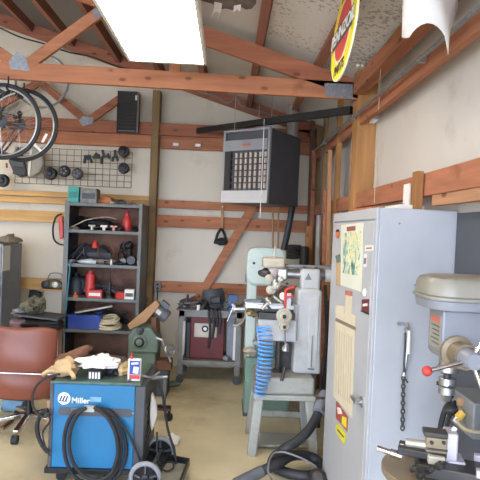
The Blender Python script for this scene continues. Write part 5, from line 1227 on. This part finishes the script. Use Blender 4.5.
# fastenings on the side
for cc in ((399.5, 223.5), (459, 227), (415, 285), (438, 335)):
    p = at(*cc, Y=Y0); b = MB(); b.cyl((p.x, Y0, p.z), (p.x, Y0 - .003, p.z), .005, n=8); b.build('screw', m_midgrey, t)
p = at(403.5, 324, Y=Y0); t2 = thing('steel_hook', 'small steel hook on the side of the grey locker', 'hook', (p.x, Y0, p.z))
b = MB(); b.tube([(p.x - .02, Y0 - .004, p.z), (p.x, Y0 - .02, p.z + .003), (p.x + .012, Y0 - .03, p.z - .008), (p.x + .008, Y0 - .035, p.z + .012)], .004, 6); b.cyl((p.x - .022, Y0, p.z), (p.x - .022, Y0 - .006, p.z), .01, n=10); b.build('hook', m_steel, t2)
# chain with pliers
px0 = at(406, 328, Y=Y0 - .03); p1 = at(403.5, 376, Y=Y0 - .03); p2 = at(402.5, 430, Y=Y0 - .03)
t = thing('locking_chain', 'chain wrench with steel handle hanging on the side of the locker', 'chain', (px0.x, Y0 - .02, p2.z))
b = MB(); b.tube([px0, px0 + Vector((.012, 0, -.03)), px0 + Vector((.01, 0, -.12)), p1 + Vector((.004, 0, .03)), p1], .0085, 8); b.build('handle', m_steel, t)
b = MB(); q = Vector((px0.x + .014, Y0 - .035, px0.z - .01)); b.cyl(q, q + Vector((.002, 0, -.11)), .008, n=10); b.build('white_handle', m_white, t)
b = MB(); b.tube([px0 + Vector((-.006, -.01, -.02)), px0 + Vector((-.004, -.01, -.14)), p1 + Vector((-.002, -.01, .02))], .005, 6); b.build('lever', m_oil, t)
b = MB(); q = p1 + Vector((.012, -.008, .01)); b.bar(p1, p1 + Vector((.02, -.005, -.03)), .008, .008); b.build('trigger', m_oil, t)
nl = 13; b = MB()
for k in range(nl):
    c_ = p1.lerp(p2, (k + .5) / nl); hl = (p1.z - p2.z) / nl * .62
    ring = [(c_.x + (.0 if k % 2 else 1) * .008 * cos(2 * pi * i / 14), c_.y + (1 if k % 2 else .0) * .008 * cos(2 * pi * i / 14), c_.z + hl * sin(2 * pi * i / 14)) for i in range(14)]
    b.sweep(ring, .0036, 6, True)
b.build('chain', m_oil, t)

# dark steel sheet standing on the right wall near the camera
o = MB().span((WX - .02, 1.0, 0), (WX - .003, Y0 - .012, 1.775)).build('steel_sheet', mat('dark_sheet', '#4c4e54', .5, metal=.2, var=.06)); tag(o, 'dark grey steel sheet standing against the wall behind the drill press', 'steel sheet')

# --- things above the locker
zt = LZ
o = MB().span((.80, 2.9, zt), (.98, 3.3, zt + .03)).build('orange_board', mat('orange_board', '#b4684a', .7, var=.15)); tag(o, 'reddish board end lying on top of the locker near the post', 'board')
o = MB().span((.86, 2.62, zt), (.99, 2.86, zt + .03)).build('paper_stack', m_paper, None, .003); tag(o, 'white paper stack on top of the locker', 'paper')
p = at(416, 206, X=.95); o = MB().span((.93, p.y - .05, zt), (.965, p.y + .02, 1.985)).build('wood_block', w_z, None, .003); tag(o, 'upright tan wood block between the locker top and the wall board', 'wood block')
p = at(407, 190, X=.955); o = MB().span((.955, p.y - .03, zt), (.968, p.y + .06, 1.94)).build('metal_bracket', m_white, None, .003); tag(o, 'white metal bracket on the wall board left of the upright wood block', 'bracket')
o = MB().span((.93, 1.2, zt + .02), (.96, 2.5, zt + .075)).build('long_plank', wood('pale_plank', '#a97e5e', 'y', '#7d4a34'), None, .002); o.location.x += .05; tag(o, 'long pale plank resting along the right wall under the girt', 'plank')
# --- conduit
c0 = at(480, 7, X=.925); c1 = at(352, 118, X=.925); s_ = (c1 - c0) / (c1.y - c0.y); ca = c0 + s_ * (-.6 - c0.y); cb = c0 + s_ * (5.9 - c0.y)
t = thing('conduit', 'grey electrical conduit running along the right wall past the post', 'conduit', ca)
b = MB(); b.cyl(ca, cb, .0115, n=12); b.build('pipe', m_galv, t)
for yy in (2.6, 4.02, 5.2):
    q = c0 + s_ * (yy - c0.y); b = MB(); b.cyl(q - s_ * .015, q + s_ * .015, .015, n=12); b.box(q + Vector((.014, 0, 0)), (.03, .02, .035)); b.build('strap', m_steel, t)
b = MB(); q = c0 + s_ * (4.75 - c0.y); b.cyl(q - s_ * .04, q + s_ * .04, .015, n=12); b.build('coupling', m_galv, t)
for (a_, c_, lab) in (((382, 55), (382, 108), 'thin pale string hanging beside the thick post'), ((377.5, 152), (377, 203), 'thin tan rope hanging behind the locker beside the thick post')):
    q = at(*a_, X=.94); r_ = at(*c_, X=.94); o = MB().cyl((.935, q.y, q.z), (.935, q.y, r_.z), .002, n=6).build('string', m_rope); tag(o, lab, 'string')
for k, (cc, d, lab) in enumerate((((362, 61), .09, 'white insulation tuft sticking out at the top of the thick post'), ((374, 119), .07, 'white insulation tuft beside the thick post at the conduit'))):
    p = at(*cc, Y=3.9); o = MB().lump(p, (d, .06, d * .9), amp=.5, seed=170 + k, freq=5, flat=False).build('insulation_tuft', m_cloth); tag(o, lab, 'insulation')

# --- torn white sheet hanging from the roof at the top right
Ysheet = 2.05
prof = [(402, 37.5), (406, 38), (409, 37.5), (412, 33), (416, 28.5), (421, 25), (427, 23), (433, 24), (438, 27), (442, 31), (445, 36), (447, 46), (448.2, 55), (449, 40), (450, 32), (454, 20), (458, 8)]
g = [[], [], [], [], []]
for i, (x_, y_) in enumerate(prof):
    f = i / (len(prof) - 1); yy = Ysheet - .12 * sin(f * pi) + .1 * f
    lo_ = at(x_, y_, Y=yy); xt_ = at(405 + 52 * f, 0, Y=yy).x; zt_ = zroof(xt_) - .01
    for j in range(5):
        w_ = j / 4; g[j].append(Vector((lo_.x + (xt_ - lo_.x) * w_, yy + .02 * sin(w_ * 3), lo_.z + (zt_ - lo_.z) * w_)))
o = MB().sheet(g).build('torn_sheet', mat('sheet_white', '#dcd9d3', .6, var=.04), None, solid=.003); tag(o, 'torn white insulation sheet with a scalloped edge hanging from the roof', 'sheet')
# torn plastic at the ceiling patch: exposed brown deck and shreds
def roofpt(px_, py_, dz=0):
    d = ray(px_, py_); # intersect z = 3.21-.3x
    tt = (3.21 - dz - EYE) / (d.z + .3 * d.x); return CAMLOC + d * tt
pl = [roofpt(*c, .006) for c in ((196, -14), (258, -14), (256, 3), (252, 8), (246, 9), (240, 6), (234, 10), (226, 8), (219, 9), (212, 3), (204, 1), (197, -2))]
b = MB(); b.prism(pl, (0, 0, -.004)); o = b.build('trim_2', mat('deck_brown', '#6f6257', .85, var=.3, scale=10)); struct(o)
for k, (pp, lab) in enumerate((([(214, 2), (222, 4), (221, 12), (217, 21), (219, 12), (215, 12), (211, 18), (214, 9)], 'shred of clear plastic hanging from the stained ceiling patch, left one'), ([(234, 6), (241, 5), (240, 12), (237, 9), (233, 13)], 'small shred of plastic hanging from the stained ceiling patch, right one'))):
    ps = [roofpt(*c, .012 + .003 * i) for i, c in enumerate(pp)]; o = MB().prism(ps, (0, -.002, .003)).build('plastic_shred', m_cloth); tag(o, lab, 'plastic')

# --- oval sign
ctr = at(344, 30, Y=2.55); Av = Vector((.07, 0, 1)).normalized() * .244; Bv = Vector((.006, -.244, 0)); nrm = Av.cross(Bv).normalized()
if nrm.x > 0: nrm = -nrm
t = thing('oval_sign', 'yellow oval sign with red centre and diagonal lettering hanging from the roof', 'sign', ctr - Av)
def disc(k, d0, d1, n=56): 
    return [ctr + nrm * d0 + Av * k * cos(2 * pi * i / n) + Bv * k * sin(2 * pi * i / n) for i in range(n)], nrm * (d1 - d0)
def oval(nm, k, d0, d1, m, kx=1, rot=0, par=None):
    n = 56; ps = []
    for i in range(n):
        a = 2 * pi * i / n; x, y = k * kx * sin(a), k * cos(a); x, y = x * cos(rot) - y * sin(rot), x * sin(rot) + y * cos(rot)
        ps.append(ctr + nrm * d0 + Av * y + Bv * x)
    b = MB(); b.prism(ps, nrm * (d1 - d0)); return b.build(nm, m, par or t)
m_yel = mat('sign_yellow', '#e8d81e', .35, var=.04)
oval('rim', 1.0, -.006, .002, mat('sign_pale', '#e9e7c8', .4)); face = oval('face', .965, .0, .004, m_yel)
oval('cream_ring', .68, .004, .0055, mat('sign_cream', '#e6d9b0', .4)); oval('red_centre', .6, .0055, .007, m_red)
def S(x, y, d): return ctr + nrm * d + Av * y + Bv * x
ang = 0.0; ux, uy = cos(ang), sin(ang)
def rect(nm, cx_, cy_, hw, hh, d, m):
    b = MB(); ps = [S(cx_ + ux * a - uy * c_, cy_ + uy * a + ux * c_, d) for a, c_ in ((-hw, -hh), (hw, -hh), (hw, hh), (-hw, hh))]; b.prism(ps, nrm * .0015); b.build(nm, m, t)
rect('black_band', 0, 0, .8, .2, .007, m_darkgrey)
xd = Bv * ux + Av * uy; ud = -Bv * uy + Av * ux
text('lettering', 'PENNZOIL', m_white, t, S(0, 0, .009), xd, ud, .098, .001, off=.0012)
xd2 = Bv.copy(); text('lettering', 'PARTS', m_black, t, S(0, -.76, .0055), xd2, Av, .07, .001, off=.001)
text('lettering', 'AUTO', m_black, t, S(0, .77, .0055), xd2, Av, .07, .001, off=.001)
for s_ in (-.35, .35):
    b = MB(); q = S(s_, .9, -.002); b.cyl(q, (q.x, q.y, zroof(q.x)), .003, n=6); b.build('hanger', m_steel, t)

# --- corner: upright boards, pipes and hoses
def stick(name, lab, cat, a_, c_, Y, w_, m, round_=False, group=None, foot=True):
    p = at(*a_, Y=Y); q = at(*c_, Y=Y)
    if foot: q = p + (q - p) * ((p.z - .002) / (p.z - q.z))
    b = MB(); b.cyl(p, q, w_ / 2, n=10) if round_ else b.bar(p, q, w_, .03, up=(0, 1, 0))
    o = b.build(name, m, None, 0 if round_ else .003); return tag(o, lab, cat, group)
m_cop = mat('copper_tan', '#a2764c', .5, metal=.2, var=.15)
stick('copper_pipe', 'thin tan pipe standing behind the bandsaw, left of two', 'pipe', (273, 206), (272.5, 300), 5.85, .022, m_cop, True)
stick('copper_pipe', 'thin tan pipe standing behind the bandsaw, right of two', 'pipe', (278.5, 206), (278, 300), 5.85, .022, m_cop, True)
cable('thick dark hose hanging diagonally from the heater corner', [at(293, 203, Y=5.75), at(290, 220, Y=5.75), at(287, 235, Y=5.75), at(283.5, 250, Y=5.75)], .035, 'corner_hose', m_vac, cat='hose')
p = at(294, 252, Y=5.7); b = MB()
for k in range(5): b.torus(p + Vector((0, 0, .06 - .03 * k)), (0, .15, 1), .075, .014, 24, 6)
o = b.build('ribbed_coil', m_oil); tag(o, 'dark ribbed hose coil standing left of the black cylinder in the corner', 'coil')
p = at(304, 262, Y=5.6); o = MB().lathe((p.x, 5.6, 0), (0, 0, 1), [(.05, 0), (.05, p.z + .15), (.035, p.z + .17)], 18).build('black_cylinder', m_black); tag(o, 'tall black tube standing in the far right corner', 'tube')
stick('corner_board', 'short brown board on end in the corner behind the mill head', 'board', (309, 226), (308, 300), 5.8, .075, w_z)
stick('corner_board', 'brown board on end right of the flue in the far corner', 'board', (314, 150), (310, 300), 5.9, .045, w_gab)
stick('corner_board', 'dark brown board on end just right of the heater side', 'board', (313, 118), (307, 300), 5.95, .05, wood('dark_board', '#5f4636', 'z', '#3f2c20'))
stick('corner_board', 'weathered grey brown board on end behind the tall tan stick', 'board', (324, 140), (320, 300), 5.5, .05, wood('weathered_board', '#6e5a4a', 'z', '#46362a'))
stick('corner_pipe', 'pale grey pipe standing in the corner behind the milling overarm', 'pipe', (319, 215), (316, 300), 5.3, .055, mat('flue_grey', ''), True)
stick('corner_stick', 'tall tan stick leaning in the corner just left of the locker', 'stick', (330, 150), (327, 300), 4.6, .035, m_cop)
stick('corner_stick', 'reddish stick standing just left of the tall tan stick', 'stick', (325, 190), (323, 300), 4.75, .03, w_gab)
for k, (a_, c_) in enumerate((((327, 300), (321, 385)), ((329, 325), (322, 400)), ((325, 285), (324, 370)))):
    o = MB().tube([at(*a_, Y=4.3 + .08 * k), at((a_[0] + c_[0]) / 2 + 2, (a_[1] + c_[1]) / 2, Y=4.32 + .08 * k), at(*c_, Y=4.3 + .08 * k), Vector((at(*c_, Y=4.3).x, 4.34 + .08 * k, .02))], .016, 8).build('dark_cable', m_oil); tag(o, ('dark cable between mill column and locker, leftmost at the top of three', 'dark cable between mill column and locker, lowest of three', 'dark cable between mill column and locker, highest of three')[k], 'cable')

# ------------------------------------------------------------------ drill press
m_dp = mat('press_grey', '#7f828a', .38, metal=.05, var=.05); m_dpc = mat('press_cover', '#878479', .35, var=.04)
m_brass = mat('oily_brass', '#83765f', .45, metal=.3, var=.25)
Yn, Yf = 1.55, 1.66
XB = at(442, 340, Y=Yn).x
def ZD(y, Y=Yn): return at(450, y, Y=Y).z
t = thing('drill_press', 'grey drill press with red ball handle at the right edge', 'drill press', (.98, 1.62, 0))
# belt cover: rounded plan, domed
def plan(x0, x1, y0, y1, r, n=8):
    o = []
    for k in range(n + 1): an = pi / 2 + (pi / 2) * k / n; o.append((x0 + r + r * cos(an), y1 - r + r * sin(an)))
    for k in range(n + 1): an = pi + (pi / 2) * k / n; o.append((x0 + r + r * cos(an), y0 + r + r * sin(an)))
    o += [(x1, y0), (x1, y1)]; return o
cx0 = at(420, 300, Y=1.63).x; cx1 = 1.03; cy0, cy1 = 1.52, 1.75
def layer(z, ins): return [(x, y, z) for x, y in plan(cx0 + ins, cx1 - ins * .3, cy0 + ins, cy1 - ins, .08 - ins * .4)]
def loft(b, layers):
    n = len(layers[0]); vs = [v for l in layers for v in l]; f = [(j * n + i, j * n + (i + 1) % n, (j + 1) * n + (i + 1) % n, (j + 1) * n + i) for j in range(len(layers) - 1) for i in range(n)]
    f += [tuple(range(n))[::-1], tuple((len(layers) - 1) * n + i for i in range(n))]; b._add(vs, f)
z2, z3, z1_ = ZD(277), ZD(298), ZD(311)
b = MB(); loft(b, [layer(z3, .002), layer(z3 + .6 * (z2 - z3), .004), layer(z3 + .88 * (z2 - z3), .014), layer(z2, .035)]); b.build('belt_cover', m_dpc, t, .006, seg=3)
b = MB(); loft(b, [layer(z3 - .008, -.004), layer(z3 + .002, -.004)]); b.build('cover_rim', m_dpc, t, .002)
b = MB(); loft(b, [layer(z1_, .006), layer(z3 - .008, .002)]); b.build('pulley_case', m_dp, t, .004)
zb_ = ZD(357); 
b = MB(); b.prism([(XB, Yn, z1_), (XB, Yn, zb_ + .004), (XB + .012, Yn, zb_ - .012), (1.0, Yn, zb_ - .012), (1.0, Yn, z1_)], (0, Yf - Yn, 0)); b.build('head', m_dp, t, .006)
lp0 = at(434.5, 318, X=XB); lp1 = at(440, 350, X=XB)
b = MB(); b.span((XB - .0015, Yn + .012, ZD(351)), (XB, Yf - .02, ZD(317))); b.build('label_plate', mat('plate_cream', '#8d8b7c', .4), t)
b = MB(); b.span((XB - .0025, Yn + .016, ZD(325)), (XB - .0015, Yf - .024, ZD(319))); b.build('label_red', mat('tab_red', ''), t)
b = MB()
for k in range(5): z = ZD(328 + 4.4 * k); b.span((XB - .0025, Yn + .018 + .004 * (k % 2), z - .0035), (XB - .0015, Yf - .03 - .006 * (k % 3), z))
b.build('label_print', m_darkgrey, t)
sxp = at(447, 380, Y=1.605).x
b = MB(); b.lathe((sxp, 1.605, ZD(373, 1.605)), (0, 0, 1), [(.022, 0), (.03, .006), (.03, .022), (.026, .025), (.026, zb_ - ZD(373, 1.605))], 22); b.build('quill', m_steel, t)
zc_ = lambda y: ZD(y, 1.605)
def ring(nm, y0, y1, r, m, r2=None):
    b = MB(); b.cyl((sxp, 1.605, zc_(y1)), (sxp, 1.605, zc_(y0)), r2 or r, r, n=24); return b.build(nm, m, t, .0015)
ring('spindle', 372.5, 378, .011, m_oil)
ring('chuck_sleeve', 377.5, 385, .0245, m_steel); ring('chuck_groove', 385, 386.3, .022, m_oil); ring('chuck', 386.3, 394, .0245, m_steel); ring('chuck_nose', 394, 401, .018, m_steel, .012)
for k in range(3):
    b = MB(); an = k * 2.09 + .5; b.cyl((sxp + .022 * cos(an), 1.605 + .022 * sin(an), ZD(385, 1.605)), (sxp + .03 * cos(an), 1.605 + .03 * sin(an), ZD(385, 1.605)), .006, n=8); b.build('key_hole', m_oil, t)
hp = at(475, 362, Y=1.43)
b = MB(); b.lathe((hp.x - .0, Yn, hp.z), (0, -1, 0), [(.05, 0), (.05, .012), (.036, .016), (.034, .05), (.038, .055), (.038, .07)], 28); b.build('feed_hub', m_brass, t)
b = MB(); b.lathe((hp.x, Yn - .07, hp.z), (0, -1, 0), [(.03, 0), (.03, .012), (.0245, .05), (.022, .054)], 24); b.build('hub_cap', m_dp, t)
kp = at(453.5, 354, Y=Yn - .01); b = MB(); b.lathe((kp.x, Yn, kp.z), (0, -1, 0), [(.012, 0), (.012, .008), (.02, .01), (.02, .022), (.014, .026)], 18); b.build('depth_knob', m_steel, t)
for k, (e, lab) in enumerate((((427, 371), None), ((489, 408), None), ((500, 310), None))):
    ball = at(*e, Y=1.42); r0 = Vector((hp.x, Yn - .1, hp.z)); r0 = r0 + (ball - r0).normalized() * .018
    b = MB(); b.cyl(r0, ball, .0062, n=12); lv = b.build('feed_lever', m_chrome, t); b = MB(); b.sph(ball, .0145); b.build('ball_knob', m_red, lv)
COLX, COLY = .985, 1.61
b = MB(); b.cyl((COLX, COLY, .02), (COLX, COLY, zb_ + .06), .036, n=24); b.build('column', m_steel, t)
b = MB(); b.span((.68, 1.42, 0), (1.04, 1.78, .035)); b.build('base', m_dp, t, .015)
TBX, TBY, TBZ = .625, 1.47, .985
b = MB(); b.lathe((TBX, TBY, TBZ - .035), (0, 0, 1), [(.1, 0), (.145, .01), (.15, .016), (.15, .035)], 40); b.build('table', m_brass, t, .002)
b = MB(); b.bar((TBX, TBY, TBZ - .055), (COLX, COLY, TBZ - .055), .07, .04); b.cyl((COLX, COLY, TBZ - .1), (COLX, COLY, TBZ - .01), .052, n=20); b.build('table_arm', m_dp, t, .004)
# motor at the back of the head
b = MB(); b.cyl((.96, 1.8, z1_ - .2), (.96, 1.8, z1_ - .02), .075, n=24); b.build('motor', m_dp, t)

# cross vise on the table
m_lil = mat('vise_pale', '#b6b2bd', .4, metal=.3, var=.08)
VY = 1.45
def V(x, y, Y=VY): return at(x, y, Y=Y)
zV = TBZ
t = thing('drill_vise', 'oily drill press vise clamped on the round drill table', 'vise', (TBX + .02, VY, zV))
b = MB(); b.bar((TBX - .05, VY + .02, zV + .018), (TBX + .19, VY - .08, zV + .018), .1, .036); b.build('base', m_oil, t, .004)
ux_ = Vector((.31, -.13, 0)).normalized(); vy_ = Vector((.13, .31, 0)).normalized()
O = Vector((TBX + .02, VY, zV))
def W(a, c_, z): return O + ux_ * a + vy_ * c_ + Vector((0, 0, z))
def vbox(nm, a0, a1, c0, c1, z0, z1, m, bev=.003):
    b = MB(); b.prism([W(a0, c0, z0), W(a1, c0, z0), W(a1, c1, z0), W(a0, c1, z0)], (0, 0, z1 - z0)); return b.build(nm, m, t, bev)
JR = Matrix.Rotation(radians(-14), 3, 'Z')
def jbox(nm, px0, py0, px1, py1, y0, dep, m, bev=.003):
    a_ = at(px0, py0, Y=y0); c_ = at(px1, py1, Y=y0); b = MB()
    b.box(((a_.x + c_.x) / 2, y0 + dep / 2, (a_.z + c_.z) / 2), (abs(c_.x - a_.x), dep, abs(a_.z - c_.z)), JR); return b.build(nm, m, t, bev)
jbox('jaw_plate', 428.5, 438, 447.5, 458, 1.44, .03, m_brass, .003)
jbox('jaw_cap', 427, 433, 449.5, 438.5, 1.435, .045, m_oil, .002)
jbox('jaw_strip', 428, 449, 447.5, 451.5, 1.436, .008, m_oil, .001)
jbox('jaw_block', 431, 457, 447, 466, 1.42, .05, m_cast, .004)
for x_ in (431.5, 443.5):
    b = MB(); q = at(x_, 442.5, Y=1.437 if x_ > 440 else 1.444); b.cyl(q + Vector((0, .004, 0)), q - Vector((0, .004, 0)), .0055, n=8); b.build('bolt', m_oil, t)
jbox('fixed_jaw', 449, 434, 459.5, 470, 1.44, .06, m_lil, .005)
jbox('fixed_jaw_foot', 452, 462, 468, 472, 1.43, .07, m_lil, .004)
vbox('slide', -.13, .0, -.03, .03, .04, .062, m_oil, .003)
for k in range(3): jbox('step_block', 424 - 3.5 * k, 446 + 3.5 * k, 428 - 3.5 * k, 466, 1.47, .03, m_oil, .002)
b = MB(); b.cyl(W(-.11, -.005, .07), W(-.012, -.005, .075), .012, n=14); b.build('screw', m_gold, t)
a_ = V(377, 448, 1.5); c_ = V(401, 456, 1.48); b = MB(); d_ = (c_ - a_); b.cyl(a_, a_ + d_ * .62, .0085, n=14); b.cyl(a_ + d_ * .55, c_, .0125, n=14); b.build('handle', m_chrome, t)
b = MB(); b.cyl(c_, W(-.12, -.0, .06), .009, n=12); b.build('handle_shank', m_cast, t)
for (x_, y_, r) in ((418, 470, .009), (427, 465, .008), (437, 460, .011), (411, 463, .008)):
    q = V(x_, y_, 1.4); b = MB(); b.lathe(q - Vector((0, 0, .02)), (.3, -.6, .6), [(r * .6, 0), (r, .004), (r, .02), (r * .55, .022), (r * .5, .034)], 12); b.build('lock_nut', m_oil, t)
q = at(450, 436, Y=1.47); b = MB(); b.cyl(q - Vector((.004, 0, .006)), q + Vector((.004, 0, .006)), .012, n=14); b.cyl(q, at(455.5, 427.5, Y=1.47), .007, n=12); b.build('clamp_screw', m_white, t)
for c_ in (-.055, .05): vbox('rail', .075, .24, c_ - .012, c_ + .012, .03, .052, m_lil, .003)
vbox('rail_bed', .075, .24, -.05, .05, .012, .032, m_oil, .003)

# electrical box and cables on the dark sheet
p = at(474, 408, Y=2.05)
t = thing('switch_box', 'grey electrical switch box with black plug on the dark steel sheet', 'switch box', (1.0, 2.05, p.z))
b = MB(); b.span((.965, 1.95, p.z - .09), (WX - .021, 2.16, p.z + .05)); b.build('box', m_grey, t, .006)
b = MB(); q = at(464, 410, Y=2.1); b.lathe((.965, 2.1, q.z), (-1, 0, -.1), [(.024, 0), (.024, .02), (.016, .035), (.01, .05)], 16); b.build('plug', m_black, t)
cable('thick black cable arching from the switch box down behind the vise', [(.93, 2.12, p.z + .02), at(455, 396, Y=2.15), at(446, 408, Y=2.15), at(441, 425, Y=2.15), at(439, 445, Y=2.15), at(441, 475, Y=2.15), Vector((at(441, 475, Y=2.15).x + .05, 2.15, .02))], .012, 'black_cable')
cable('second black cable inside the arching one behind the vise', [(.95, 2.1, p.z + .0), at(459, 402, Y=2.12), at(451, 412, Y=2.12), at(446, 428, Y=2.12), at(445, 450, Y=2.12), at(447, 475, Y=2.12), Vector((at(447, 475, Y=2.12).x + .05, 2.12, .015))], .009, 'black_cable')
cable('pale yellow cable curving out from the yellow connector to the right', [at(456, 419, Y=2.0), at(460, 425, Y=1.98), at(467, 430, Y=1.96), at(480, 432, Y=1.95), at(495, 430, Y=1.95)], .006, 'yellow_cable', mat('cable_yellow', '#b7a784', .5))
q = at(458, 417, Y=2.02); t = thing('cable_connector', 'yellow and white cable connector beside the switch box', 'connector', q)
b = MB(); b.cyl(q + Vector((.02, 0, .02)), q + Vector((-.0, 0, -.005)), .016, n=14); b.build('body', mat('conn_yellow', '#c9a53c', .5), t); b = MB(); b.cyl(q + Vector((-.0, 0, -.005)), q + Vector((-.012, 0, -.02)), .01, n=12); b.build('tip', m_white, t)
q = at(461, 402, Y=2.05); o = MB().lump(q, (.035, .03, .035), amp=.3, seed=180, flat=False).build('cable_clip', m_cardb); tag(o, 'small tan clip above the yellow cable connector', 'clip')
